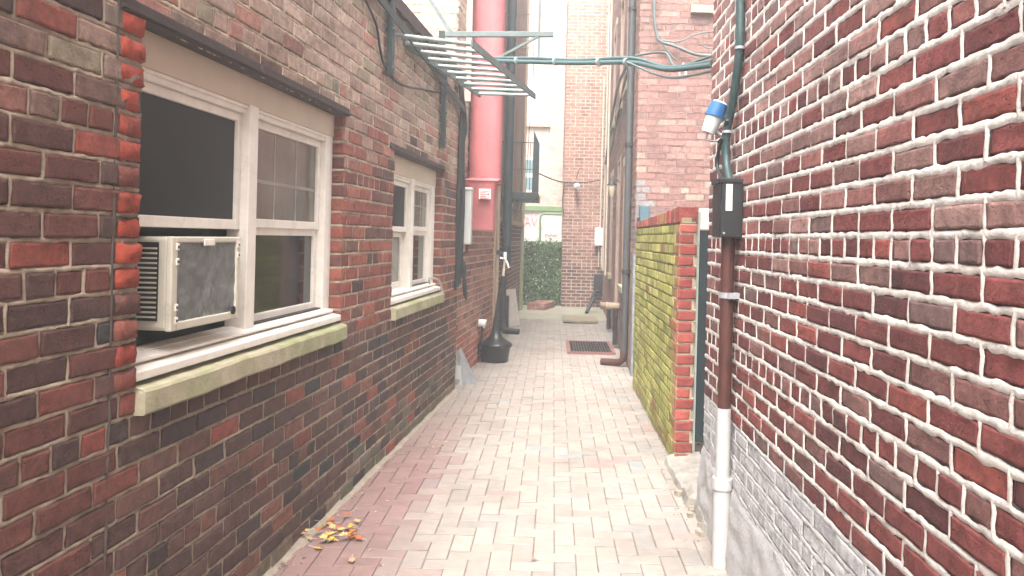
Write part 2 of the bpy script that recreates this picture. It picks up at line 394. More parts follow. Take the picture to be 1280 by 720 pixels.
def building_left():
    b = thing('brick_building', 'low old brick building along the left with two white windows and stone sills', 'building', FA)
    m = MB(FA)
    holes = [W1, W2]
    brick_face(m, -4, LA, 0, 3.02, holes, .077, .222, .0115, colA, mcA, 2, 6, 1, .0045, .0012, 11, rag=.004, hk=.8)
    # red brick returns of the openings
    def ret(M2, w_, z0, z1, sd): 
        mm = MB(M2); brick_face(mm, 0, w_, z0, z1, (), .077, .16, .011, lambda x, z, R: redp(R), mcA, 2, 0, 0, .002, -.002, sd, back=True)
        m.v += mm.v; b0 = len(m.v)-len(mm.v); m.f += [tuple(b0+i for i in f) for f in mm.f]; m.mi += mm.mi; m.sm += mm.sm; m.c += mm.c
    for (s0, s1, z0, z1), sd in ((W1, 3), (W2, 5)):
        ret(FA @ T(s1, 0) @ Matrix.Rotation(math.pi/2, 4, 'Z') @ Matrix.Scale(-1, 4, (0, 1, 0)) @ Matrix.Scale(1, 4), .11, z0, z1, sd)
        ret(FA @ T(s0, 0) @ Matrix.Rotation(math.pi/2, 4, 'Z'), .11, z0, z1, sd+1)
    # end return where the wall stops
    ret(FA @ T(LA, 0) @ Matrix.Rotation(math.pi/2, 4, 'Z') , .3, 0, 3.02, 9)
    o = m.build('wall', [BRICK, MORTAR], b)
    mm = MB(FA); mm.box(-4, LA-.02, .27, 4.0, 0, 3.0); mm.build('core', ROOF, b)
    # tops of openings, ragged red brick ends beside the first window
    mm = MB(FA); R = random.Random(4)
    for k in range(15):
        z = 1.0+k*.077; pr = R.uniform(.009, .022)
        x0 = 2.295+R.uniform(0, .006); x1 = 2.405+R.uniform(-.012, .012)
        c = redp(R) if R.random() < .85 else nearp(R)
        if R.random() < .75: c = sc_(R.uniform(.85, 1.15), lin(150, 64, 48))
        xs = np.array([x0, x0+.008, x0+.04, x0+.075, x1-.012, x1]); zs = np.array([z+.006, z+.013, z+.038, z+.062, z+.071])+.0; vv = []
        for iz, q in enumerate(zs):
            for ix, p in enumerate(xs):
                ed = ix in (0, 5) or iz in (0, 4)
                vv.append((p+R.uniform(-.004, .004), (.004 if ed else -pr+R.uniform(-.006, .006)), q+R.uniform(-.003, .003)))
        # right flank wraps into the opening
        for iz, q in enumerate(zs): vv.append((x1+R.uniform(-.006, .004), .06, q))
        fs = [(r*6+i, r*6+i+1, (r+1)*6+i+1, (r+1)*6+i) for r in range(4) for i in range(5)]
        fs += [(r*6+5, 30+r, 30+r+1, (r+1)*6+5) for r in range(4)]
        mm.add(vv, fs, 0, True, c)
    mm.build('broken_brick_edge', BRICK, b, label='ragged bright red brick ends edging the near side of the window')
    # expansion joint
    mm = MB(FA); pts = [(2.285+.004*nz(0, z, 6), -.001-.002*nz(3, z, 9), z) for z in np.linspace(0, 3.0, 90)]
    mm.tube(pts, [R.uniform(.003, .0085) for _ in pts], 6, curve=False); mm.build('vertical_joint', mat('caulk', lin(70, 62, 56), .9, var=.2, vscale=20, bump=.5), b)
    mm = MB(FA); mm.box(-4, LA+.03, -.035, 4.02, 3.02, 3.06); mm.box(-4, LA+.03, -.045, -.034, 2.98, 3.07); mm.build('roof_edge', STEEL, b, bevel=.004)
    for idx, (s0, s1, z0, z1) in enumerate((W1, W2)):
        big = idx == 0
        mm = MB(FA); mm.box(s0-.12, s1+.04, -.012, .10, z1-.005, z1+.04); mm.box(s0-.12, s1+.04, -.020, -.012, z1+.0, z1+.014)
        mm.build('lintel', STEEL, b, bevel=.003)
        # stone sill with rough face
        mm = MB(FA); R = random.Random(20+idx); n = 40; a0, a1 = s0-.005, s1+.005; secs = []
        prof = [(.09, -.082), (-.034, -.082), (-.040, -.074), (-.040, -.010), (-.033, -.001), (.09, .018)]
        vv = []
        for i in range(n+1):
            x = a0+(a1-a0)*i/n
            for (y, z) in prof:
                vv.append((x, y+nz(x, z, 7, idx)*.006+R.uniform(-.001, .001), z0+z+nz(x, y, 6, 4+idx)*.004))
        k = len(prof); fs = [(i*k+q, i*k+q+1, (i+1)*k+q+1, (i+1)*k+q) for i in range(n) for q in range(k-1)]
        fs += [tuple(range(k-1, -1, -1)), tuple(n*k+q for q in range(k))]
        mm.add(vv, fs, 0, False); mm.build('window_sill', STONE, b, label='mossy stone sill')
        window(b, s0, s1, z0, z1, idx)
    return b

def window(b, s0, s1, z0, z1, idx):
    yf = .065; ms = s0+(s1-s0)*.455; mw = .13
    jam = .10 if idx == 0 else .12
    wn = MB(FA)
    htop = 2.025 if idx == 0 else 1.93
    # frame: casing at the sides, mullion, head rail, bottom rail
    wn.box(s0-.02, s0+.06, yf, yf+.08, z0+.02, z1); wn.box(s1-jam, s1+.0, yf, yf+.08, z0+.02, z1)
    wn.box(ms, ms+mw*.62, yf-.012, yf+.08, z0+.06, htop+.005)
    wn.box(s0+.06, s1-jam, yf+.006, yf+.09, htop-.035, htop)
    wn.box(s0+.06, s1-jam, yf+.012, yf+.09, z0+.055, z0+.095)
    w_ = wn.build('window', WHITE, b, bevel=.004, label=('large white double window' if idx == 0 else 'smaller white double window'))
    hb = MB(FA); hb.box(s0-.02, s1+.0, yf-.006, yf+.06, htop, z1-.004); hb.build('header_board', TANB, w_, bevel=.003)
    hb = MB(FA); hb.box(s0+.06, s1-jam, yf-.002, yf+.012, htop-.014, htop-.0); hb.build('drip_moulding', WHITE, w_, bevel=.003)
    sb = MB(FA)
    sb.prism([(-.004, z0+.022), (-.004, z0+.052), (.11, z0+.075), (.11, z0+.022)], s0, s1, 'x'); sb.prism([(.03, z0+.070), (.03, z0+.082), (.12, z0+.10), (.12, z0+.06)], s0+.02, s1-.03, 'x')
    sb.build('sub_sill', WHITE, w_, bevel=.004)
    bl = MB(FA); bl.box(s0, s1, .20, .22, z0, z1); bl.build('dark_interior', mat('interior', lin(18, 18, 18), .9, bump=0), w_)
    for side, (a, c) in enumerate(((s0+.06, ms), (ms+mw*.62, s1-jam))):
        zm = 1.515 if idx == 0 else 1.53; sw = .038
        zb = z0+.095
        def sash(zl, zh, y, nm, g, lab=None, bw=.04):
            m = MB(FA); m.box(a, a+sw, y, y+.03, zl, zh); m.box(c-sw, c, y, y+.03, zl, zh); m.box(a+sw, c-sw, y+.001, y+.03, zh-.035, zh); m.box(a+sw, c-sw, y+.001, y+.03, zl, zl+bw)
            s_ = m.build(nm, WHITE, w_, bevel=.003)
            m = MB(FA); m.box(a+sw-.002, c-sw+.002, y+.014, y+.020, zl+bw-.002, zh-.033); m.build('pane', g, w_, label=lab)
            return s_
        if side == 0:
            sash(zm-.01, htop-.036, yf+.022, 'upper_sash', SCREEN)
            if idx == 1: sash(zb, zm-.012, yf+.055, 'lower_sash', GLASSL, bw=.05)
            if idx == 1:
                m = MB(FA); m.box(a+.30, a+.32, yf+.05, yf+.06, zb+.05, zm-.05); m.build('muntin', WHITE, w_)
        else:
            sash(zm, htop-.036, yf+.028, 'upper_sash', GLASSL)
            sash(zb, zm+.002, yf+.040, 'lower_sash', GLASS, bw=.035)
            m = MB(FA); m.box(a, c, yf+.01, yf+.05, zb-.006, zb+.004); m.build('sash_track', BLACK, w_)
            m = MB(FA)  # pale grid on the pane: reflection of muntins put in as thin bars
            for t in (.33, .66): m.box(a+sw+(c-a-2*sw)*t-.008, a+sw+(c-a-2*sw)*t+.008, yf+.0405, yf+.0425, zm+.04, htop-.07)
            m.box(a+sw, c-sw, yf+.0402, yf+.0424, zm+.20, zm+.216); m.build('muntin', mat('reflected_muntin', lin(130, 126, 116), .5, bump=0), w_)
BL = building_left()

def air_conditioner():
    s0, s1, z0, z1, yb = 2.60, 3.085, 1.155, 1.475, -.002
    r = thing('air_conditioner', 'off white window air conditioner with torn silver film resting in the open left sash', 'air conditioner', FA @ T((s0+s1)/2, .1, z0))
    m = MB(FA); t = .030
    m.box(s0+.002, s1-.002, .012, .40, z0+.002, z1-.002)
    m.build('casing', mat('ac_casing', lin(186, 180, 164), .45, var=.06, vscale=8, bump=.08, bscale=30, dirt=(*lin(110, 100, 86), .4), dscale=9, dmin=.58), r, bevel=.012)
    m = MB(FA); m.box(s0, s0+t*1.25, yb, .02, z0, z1); m.box(s1-t, s1, yb, .02, z0, z1); m.box(s0+t*1.25, s1-t, yb+.001, .02, z1-t*.7, z1); m.box(s0+t*1.25, s1-t, yb+.001, .02, z0, z0+t)
    m.build('rim', MATS['ac_casing'], r, bevel=.005)
    m = MB(FA); n, k = 30, 20; vs = [(s0+t*1.2+(s1-s0-2.2*t)*i/n, .006+nz(i, q, .35)*.006, z0+t*.9+(z1-z0-1.5*t)*q/k) for q in range(k+1) for i in range(n+1)]
    m.add(vs, [(q*(n+1)+i, q*(n+1)+i+1, (q+1)*(n+1)+i+1, (q+1)*(n+1)+i) for q in range(k) for i in range(n)], 0, True); m.build('film_panel', FILM, r)
    for (x, z) in ((s0+.03, z1-.035), (s0+.03, z1-.085), (s0+.03, z0+.08), (s0+.03, z0+.035), (s1-.022, z1-.03), (s1-.022, z1-.07)):
        m = MB(FA); m.box(x-.009, x+.009, yb-.004, yb, z-.012, z+.012); cp_ = m.build('clip', WHITE, r, bevel=.002)
        m = MB(FA); m.tube([(x, yb-.004, z), (x, yb-.0065, z)], .0045, 10, curve=False); m.build('screw', BLACK, cp_)
    m = MB(FA); m.box(s0+.20, s0+.275, yb-.005, yb, z1-.032, z1-.008); m.build('latch', WHITE, r, bevel=.002)
    m = MB(FA); m.tube([(s1-.06, yb-.002, z0+.036), (s1-.06, yb-.008, z0+.036)], .016, 16, curve=False); m.build('drain_plug', BLACK, r)
    m = MB(FA)
    for q in range(15): z = z0+.045+q*.0165; m.box(s0-.004, s0+.004, .05, .36, z, z+.006)
    m.build('louvre', MATS['ac_casing'], r, bevel=.001)
    m = MB(FA); m.box(s0-.0005, s0+.01, .045, .365, z0+.035, z0+.30); m.build('louvre_recess', BLACK, r)
air_conditioner()

# ================================================================== SECOND LEFT BUILDING
orp = pal([((150, 92, 74), 3), ((136, 78, 62), 3), ((160, 104, 84), 2), ((120, 70, 62), 1), ((104, 64, 60), .6)], .12)
pb = pal([((176, 158, 140), 3), ((166, 146, 128), 3), ((184, 168, 150), 2)], .08)
mB0 = lin(176, 156, 140)
mcB = lambda x, z, R: sc_(R.uniform(.9, 1.1), mB0)
def colB(x, z, R):
    a = orp(R)
    if z < .45 and R.random() < .7: a = mix(a, lin(150, 62, 48), .6)
    t = cl((z-2.2)/.6)
    return mix(a, pb(R), t*.8)
def building_second():
    b = thing('brick_building', 'taller pale orange brick building behind the low one, carrying the red duct', 'building', frame(cB+.07*8, 8, math.atan2(1, .07)))
    m = MB(FB); brick_face(m, 7.63, 10.47, 0, 7.4, (), .075, .215, .012, colB, mcB, 1, 6, 2, .005, .001, 31)
    m.M = frame(-5.0, 7.62, 0); brick_face(m, 0, 5.0+(cB+.07*7.62), 0, 7.4, (), .075, .215, .012, lambda x, z, R: pb(R), mcB, 0, 6, 2, .005, .001, 32)
    m.build('wall', [BRICK, MORTAR], b)
    m = MB(FB); m.box(7.66, 10.45, .02, 4, 0, 7.38); m.build('core', ROOF, b)
    # vertical grey conduits up the corner
    m = MB(FB)
    for k, x in enumerate((8.05, 8.45, 8.75, 9.02)): m.box(x, x+.05, -.06, .0, 2.9, 7.3)
    m.build('siding_batten', CREAM, b)
building_second()

def red_duct():
    Y = 8.2; r = thing('exhaust_duct', 'tall red metal exhaust duct with a white notice, on the orange brick wall', 'duct', T(-.78, Y+.15, 1.6))
    def rr(x0, x1, y0, y1, z, c=.06, n=5):
        out = []
        for cx, cy, a0 in ((x1-c, y1-c, 0), (x0+c, y1-c, 90), (x0+c, y0+c, 180), (x1-c, y0+c, 270)):
            for i in range(n+1):
                a = math.radians(a0+90*i/n); out.append((cx+c*math.cos(a), cy+c*math.sin(a), z))
        return out
    def loft(m, rings, cap0=True, cap1=True):
        n = len(rings[0]); vs = [p for r_ in rings for p in r_]
        m.add(vs, [(i*n+k, i*n+(k+1) % n, (i+1)*n+(k+1) % n, (i+1)*n+k) for i in range(len(rings)-1) for k in range(n)], 0, True)
        if cap0: m.add(rings[0], [tuple(range(n-1, -1, -1))], 0)
        if cap1: m.add(rings[-1], [tuple(range(n))], 0)
    tl = at(585, 190, Y); tr = at(625, 190, Y); zj = at(600, 226, Y).z; bl = at(585, 287, Y); br = at(616, 287, Y); jl = at(582, 230, Y); jr = at(618, 230, Y)
    m = MB(); loft(m, [rr(tl.x, tr.x, Y, Y+.40, z, .13, 8) for z in (zj-.02, 4.0, 7.8)]); m.build('flue', RED, r)
    for zb_ in (3.35, 5.2):
        m = MB(); loft(m, [rr(tl.x-.012, tr.x+.012, Y-.012, Y+.40, z, .13, 8) for z in (zb_, zb_+.05)]); m.build('seam_band', RED, r)
    m = MB(); m.box(tr.x-.20, tr.x-.17, Y-.008, Y+.01, zj+.04, 7.7); m.build('seam', RED, r)
    for k in range(5): m = MB(); m.tube([(jl.x+.05+k*.06, Y-.05, zj-.04), (jl.x+.05+k*.06, Y-.058, zj-.04)], .008, 8, curve=False); m.build('rivet', RED, r)
    m = MB(); loft(m, [rr(bl.x, br.x, Y+.02, Y+.36, bl.z, .035), rr(jl.x, jr.x, Y-.03, Y+.38, zj-.10, .035), rr(jl.x-.012, jr.x+.03, Y-.05, Y+.39, zj+.0, .035)])
    m.build('lower_box', RED, r)
    m = MB(); loft(m, [rr(jl.x-.02, jr.x+.04, Y-.06, Y+.4, zj, .04), rr(tl.x-.01, tr.x+.02, Y-.02, Y+.4, zj+.03, .12)], False); m.build('collar', RED, r)
    a = at(599, 236, Y-.055); c = at(613, 249, Y-.055)
    m = MB(); m.box(a.x, c.x, Y-.062, Y-.04, c.z, a.z); nt_ = m.build('notice', LWHITE, r, label='small white printed notice')
    m = MB(); h = a.z-c.z; w_ = c.x-a.x
    for k in range(5): m.box(a.x+.012, a.x+.012+w_*(.78 if k % 2 == 0 else .55), Y-.0655, Y-.0625, a.z-.02-k*h*.17-.008, a.z-.02-k*h*.17)
    m.box(c.x-.03, c.x-.012, Y-.0655, Y-.0625, c.z+.04, c.z+.06); m.build('print', mat('ink', lin(180, 90, 90), .8, bump=0), nt_)
red_duct()

# ================================================================== THIRD LEFT BUILDING (wood fronted)
def building_third():
    b = thing('timber_building', 'brown board fronted house end farther down the left side behind the black pipe', 'building', FC)
    L = 5.7
    drk = pal([((104, 74, 66), 3), ((92, 68, 62), 2), ((118, 82, 72), 2)], .12)
    m = MB(FC); brick_face(m, .75, L, 0, 1.75, (), .075, .215, .012, lambda x, z, R: drk(R), mcB, 0, 6, 0, .005, .001, 41); m.build('wall', [BRICK, MORTAR], b)
    m = MB(FC); R = random.Random(2)
    x = .55
    while x < L: w_ = .16; m.box(x, x+w_-.012, -.02-R.uniform(0, .01), .02, 1.78, 7.2); x += w_
    m.build('boarding', WOOD, b, bevel=.003)
    m = MB(FC); m.box(.0, L, .02, 3.5, 0, 7.2); m.build('core', ROOF, b)
    m = MB(FC); m.box(-.05, .10, -.10, .02, 0, 7.2); m.box(.50, .56, -.09, .02, 0, 7.2); m.build('door_trim', TAN, b, bevel=.005)
    m = MB(FC); m.box(.10, .50, -.01, .015, 0, 2.4); d = m.build('door', WOOD, b, label='narrow brown plank door'); 
    m = MB(FC); m.box(.13, .26, -.016, -.009, .2, 1.1); m.box(.33, .47, -.016, -.009, .2, 1.1); m.box(.13, .26, -.016, -.009, 1.2, 2.2); m.box(.33, .47, -.016, -.009, 1.2, 2.2); m.build('door_panel', WOOD, d, bevel=.004)
    m = MB(FC); m.box(1.7, 1.78, -.05, .0, 1.7, 7.2); m.box(L-.12, L, -.06, .02, 0, 7.2); m.box(3.0, 3.06, -.04, .0, 1.7, 7.2); m.box(.56, L, -.05, .0, 1.72, 1.80); m.build('corner_board', TAN, b, bevel=.005)
building_third()

# ================================================================== FAR END
farp = pal([((160, 106, 90), 3), ((148, 96, 82), 3), ((172, 120, 102), 2), ((126, 86, 76), 1)], .12)
mcD = lambda x, z, R: sc_(R.uniform(.9, 1.05), lin(198, 182, 168))
def far_end():
    b = thing('brick_building', 'tall dark red brick wall closing the far end of the alley right of the ivy', 'building', FD)
    m = MB(FD); brick_face(m, 0, 2.6, 0, 7.4, (), .075, .215, .013, lambda x, z, R: mix(farp(R), lin(176, 130, 112), cl((z-.9)/2)*.6) if z > .9 else mix(farp(R), lin(70, 50, 50), .5), mcD, 0, 6, 0, .004, .001, 51)  # paler upward: the brighter light aloft is put into the brick colour
    m.M = FD @ Matrix.Rotation(-math.pi/2, 4, 'Z') @ T(-3, 0); brick_face(m, 0, 3, 0, 7.4, (), .075, .215, .013, lambda x, z, R: farp(R), mcD, 0, 6, 0, .004, .001, 52)
    m.build('wall', [BRICK, MORTAR], b); m = MB(FD); m.box(.02, 2.6, .02, 3, 0, 7.38); m.build('core', ROOF, b)
    # peach building
    Y = 20.5; x0, x1 = -5.0, 1.0
    b = thing('rendered_building', 'pale peach painted building rising beyond the ivy screen', 'building', T(-1, Y))
    m = MB(); R = random.Random(8); m.M = frame(x0, Y, 0)
    pp = pal([((196, 174, 158), 3), ((190, 168, 152), 2), ((202, 182, 166), 2)], .03)
    brick_face(m, 0, x1-x0, 2.2, 8.6, (), .08, .22, .010, lambda x, z, R: pp(R), lambda x, z, R: tuple(c*.9 for c in pp(R)), 0, 6, 0, .003, .0005, 61)
    m.build('wall', [BRICK, MORTAR], b); m = MB(); m.box(x0, x1, Y+.02, Y+4, 0, 8.6); m.build('core', ROOF, b)
    for nm, (u0, v0, u1, v1) in (('a', (658, 100, 684, 154)), ('b', (655, 197, 671, 240))):
        p = at(u0, v0, Y); q = at(u1, v1, Y)
        m = MB(); m.box(p.x, q.x, Y-.05, Y, q.z, p.z); wn = m.build('window', WHITE, b, bevel=.01)
        if nm == 'a':
            m = MB(); m.box(p.x+.05, q.x-.05, Y-.06, Y-.045, q.z+.08, p.z-.08); m.build('blind', LWHITE, wn)
        else:
            m = MB(); h = p.z-q.z; m.box(p.x+.04, q.x-.04, Y-.06, Y-.045, q.z+.05, q.z+h*.42); m.box(p.x+.04, q.x-.04, Y-.06, Y-.045, q.z+h*.55, p.z-.06); m.build('pane', mat('far_glass', lin(110, 135, 140), .2, bump=0), wn)
        m = MB(); m.box(p.x-.08, q.x+.08, Y-.09, Y, q.z-.1, q.z-.001); m.build('sill', CREAM, wn)
    # white wall with faded graffiti, green beam on top
    Y = 19.6; zt = at(680, 264, Y).z
    m = MB(); m.box(-3.2, 1.0, Y, Y+.2, 0, zt); wl = m.build('white_wall', mat('white_wall', lin(206, 198, 194), .9, var=.1, vscale=3, bump=.3), label='white painted wall with faded pink graffiti behind the ivy screen', cat='wall')
    m = MB(); m.box(-3.2, 1.0, Y-.06, Y+.22, zt+.002, zt+.13); m.build('coping', GREENP, wl, bevel=.01)
    m = MB(); 
    def L_(pts, r=.02): m.tube([at(u, v, Y-.004) for u, v in pts], r, 6, curve=False)
    L_([(656, 282), (660, 270), (663, 282)]); L_([(657, 278), (662, 278)]); L_([(652, 272), (655, 267), (657, 272)]); L_([(665, 272), (668, 282), (671, 273)]); L_([(664, 269), (667, 266), (670, 270)], .014)
    L_([(681, 295), (684, 292), (686, 295), (689, 292), (692, 295), (695, 293)], .016); L_([(672, 286), (676, 283), (679, 287)], .012)
    m.build('graffiti', PINK, wl, label='faded pink spray graffiti with a letter A')
    # bent pipe in front of the wall
    m = MB(); m.tube([at(675, 310, 18.9), at(675, 275, 18.9), at(676, 269, 18.9), at(680, 267, 18.9), at(706, 268, 18.9)], .03, 8, curve=False)
    m.build('bent_pipe', GREENP, label='thin green bent pipe rising in front of the white wall', cat='pipe')
    # ivy screen
    Y = 17.2; xl, xr = -.66, .19; ht = at(680, 302, Y).z
    b = thing('ivy_screen', 'tall dark green artificial ivy screen filling the end of the alley', 'hedge', T(-.25, Y))
    m = MB(); m.box(xl, xr, Y+.10, Y+.13, 0, ht-.02); m.box(-.80, -.78, 16.0, Y+.1, 0, ht-.05); m.build('panel', mat('dark_backing', lin(22, 32, 20), .9), b)
    m = MB(); R = random.Random(9)
    for i in range(5200):
        if R.random() < .72: c = Vector((R.uniform(xl-.02, xr+.02), Y+.04+R.uniform(-.05, .05), R.uniform(0.02, ht+(R.random() < .1)*.07)))
        else: c = Vector((-.72+R.uniform(-.05, .05), R.uniform(16.0, Y), R.uniform(.02, ht)))
        s_ = R.uniform(.018, .038); d = Vector((R.uniform(-1, 1), -1+R.uniform(-.6, .6), R.uniform(-.9, .7))).normalized(); x = d.cross(Vector((0, 0, 1))).normalized(); y = x.cross(d)
        a = R.uniform(0, 6.28); x, y = x*math.cos(a)+y*math.sin(a), y*math.cos(a)-x*math.sin(a)
        g = R.random(); colr = mix(lin(40, 74, 34), lin(112, 150, 82), g*g); 
        if R.random() < .05: colr = lin(190, 196, 170)
        m.add([tuple(c-x*s_), tuple(c+y*s_*.6+d*.006), tuple(c+x*s_), tuple(c-y*s_*.6+d*.006)], [(0, 1, 2), (0, 2, 3)], 0, False, colr)
    m.build('leaves', IVY, b)
    m = MB(); m.tube([(-.66, 15.9, 0), (-.66, 15.9, 2.4)], .022, 8, curve=False)
    m.build('fence_post', GREENP, label='slim green metal post at the left end of the ivy screen', cat='post')
    # brick step
    m = MB(FE @ Matrix.Identity(4)); m.M = T(-.52, 16.15) @ Matrix.Rotation(-.25, 4, 'Z'); R = random.Random(1)
    for r_ in range(2):
        for k in range(3): m.box(k*.13, k*.13+.12, 0, .9, r_*.075, r_*.075+.068, 0, farp(R))
    m.build('brick_step', BRICK, label='low brown brick step in front of the ivy screen', cat='step', bevel=.004)
far_end()

# ================================================================== RIGHT SIDE, FAR HOUSE (end wall + long side)
mauvep = pal([((134, 94, 85), 3), ((127, 87, 79), 3), ((141, 103, 93), 2), ((118, 87, 82), 1), ((148, 124, 106), .3)], .08)
mcE = lambda x, z, R: sc_(R.uniform(.85, 1.05), lin(136, 112, 103))
def house_right():
    b = thing('brick_house', 'mauve brick house on the right with grey painted corner and cream trimmed windows', 'house', FE)
    m = MB(FE)
    def cE(x, z, R):
        a = mauvep(R)
        if x < .16 and z < 2.2: a = mix(a, lin(120, 122, 124), .75)
        return a
    brick_face(m, 0, 4.0, 0, 7.4, (), .075, .215, .008, cE, mcE, 1, 6, 3, .004, .001, 71)
    m.M = FF
    fw = [(LF-2.05, LF-1.35, .9, 2.5), (LF-3.6, LF-2.8, 0.02, 2.75), (LF-5.6, LF-4.8, .9, 2.6), (LF-2.05, LF-1.35, 3.5, 5.2), (LF-3.6, LF-2.8, 3.5, 5.2), (LF-5.6, LF-4.8, 3.5, 5.2)]
    brick_face(m, 0, LF, 0, 7.4, fw, .075, .215, .011, lambda x, z, R: (mix(mauvep(R), lin(120, 122, 124), .7) if x > LF-.2 and z < 2.2 else mix(mauvep(R), lin(170, 130, 110), .25)), mcE, 0, 6, 0, .004, .001, 72)
    m.build('wall', [BRICK, MORTAR], b)
    # mauve soot patches are in the bricks; core
    m = MB(FE); m.box(.25, 4, .22, 8.4, 0, 7.38); m.build('core', ROOF, b)
    m = MB(FF)
    m.box(LF-.22, LF-.02, -.010, .0, .0, 1.35); m.M = FE; m.box(0.02, .13, -.010, .0, .0, .32); m.box(-.012, .02, -.012, .02, 0, 1.35)
    m.build('painted_corner', mat('grey_paint', lin(118, 124, 126), .8, var=.3, vscale=12, bump=.7, bscale=30, dirt=(*lin(176, 176, 172), .7), dscale=9, dmin=.5), b)
    for (a, c, z0, z1) in fw:
        m = MB(FF); t = .09
        m.box(a, a+t, -.012, .06, z0, z1); m.box(c-t, c, -.012, .06, z0, z1); m.box(a+t, c-t, -.010, .06, z1-.08, z1)
        isd = z0 < .5
        wn = m.build('door_frame' if isd else 'window', mat('pink_trim', lin(160, 136, 122), .7, var=.15, vscale=8, bump=.2), b, bevel=.006)
        m = MB(FF)
        m.box(a+t, c-t, .04, .08, z0, z1-.08); g = m.build('door_leaf' if isd else 'pane', WOOD if isd else GLASS, wn)
        if not isd:
            m = MB(FF); m.box(a+t, c-t, .02, .045, (z0+z1)/2-.03, (z0+z1)/2+.03); m.box((a+c)/2-.02, (a+c)/2+.02, .02, .044, z0, z1-.08); m.build('sash_bar', CREAM, wn)
            m = MB(FF); m.box(a-.05, c+.05, -.06, .05, z0-.08, z0-.001); m.build('window_sill', STONE, wn, bevel=.006)
            m = MB(FF); m.box(a-.06, c+.06, -.018, .03, z1+.001, z1+.12); m.build('lintel', CREAM, wn, bevel=.006)
    # cornice strips and window sill high on the end wall
    m = MB(FE); m.box(.55, 1.15, -.07, .0, 4.02, 4.10); m.build('window_sill', STONE, b)
    m = MB(FE); m.box(.035, .14, -.09, -.005, 1.42, 1.88); m.build('utility_box', mat('teal_box', lin(58, 84, 92), .6), label='small teal box on the grey corner above the mossy wall', cat='box', bevel=.008)
house_right()

# ================================================================== NEAR RIGHT BUILDING
rp = pal([((110, 46, 43), 4), ((100, 43, 42), 3), ((118, 51, 47), 3), ((90, 42, 43), 1.5), ((114, 70, 65), 2), ((102, 74, 70), 1), ((130, 55, 45), .8)], .12)
fade_veil = pal([((150, 112, 102), 2), ((128, 92, 84), 2), ((136, 78, 70), 2)], .1)
def colR(x, z, R):
    a = rp(R)
    p = cl((z-1.35)/1.0)*.8  # bricks pale with height: lens veil put into colour, few weathered ones besides
    if R.random() < p+.08: a = mix(a, fade_veil(R), R.uniform(.5, 1))
    if z < ZW: a = mix(lin(172, 169, 169), lin(156, 154, 156), R.random())
    return a
ZW = .64
def mcR(x, z, R):
    if z < ZW+.02: return sc_(R.uniform(.92, 1.05), lin(178, 175, 172))
    return sc_(R.uniform(.86, 1.06), lin(196, 187, 179))
def building_right():
    b = thing('brick_building', 'near right red brick building with thick white mortar and whitewashed base', 'building', FR)
    m = MB(FR); brick_face(m, 0, 8.3, .22, 6.0, (), .0728, .212, .0170, colR, mcR, 2, 7, 1, .004, .0046, 81, rag=.0045, hk=.66, ed=-.0024, ex=.0018)
    m.M = FR @ Matrix.Rotation(-math.pi/2, 4, 'Z') @ T(-4, 0); brick_face(m, 0, 4, .0, 6.0, (), .0728, .212, .0165, colR, mcR, 0, 7, 1, .004, .0035, 82)
    m.build('wall', [BRICK, MORTAR], b)
    # rough parged base, thickening to the ground
    m = MB(FR); nx, nz_ = 330, 24; vs = []
    for k in range(nz_+1):
        z = .46*k/nz_-.01
        for i in range(nx+1):
            x = -.012+8.3*i/nx
            top = .36+.09*nz(x, 0, 1.3, 2)
            th = .004+.034*cl((top-z)/top)**.7 if z < top else -.004
            d = th+nz(x, z*1.6, 9, 1)*.009+nz(x, z, 28, 2)*.004
            vs.append((x, -max(d, -.02), z))
    m.add(vs, [(k*(nx+1)+i, k*(nx+1)+i+1, (k+1)*(nx+1)+i+1, (k+1)*(nx+1)+i) for k in range(nz_) for i in range(nx)], 0, True)
    m.build('parging', PARGE, b, label='rough whitewashed parging at the foot of the wall')
    m = MB(FR); m.box(.03, 8.3, .02, 3.9, 0, 5.98); m.build('core', ROOF, b)
building_right()

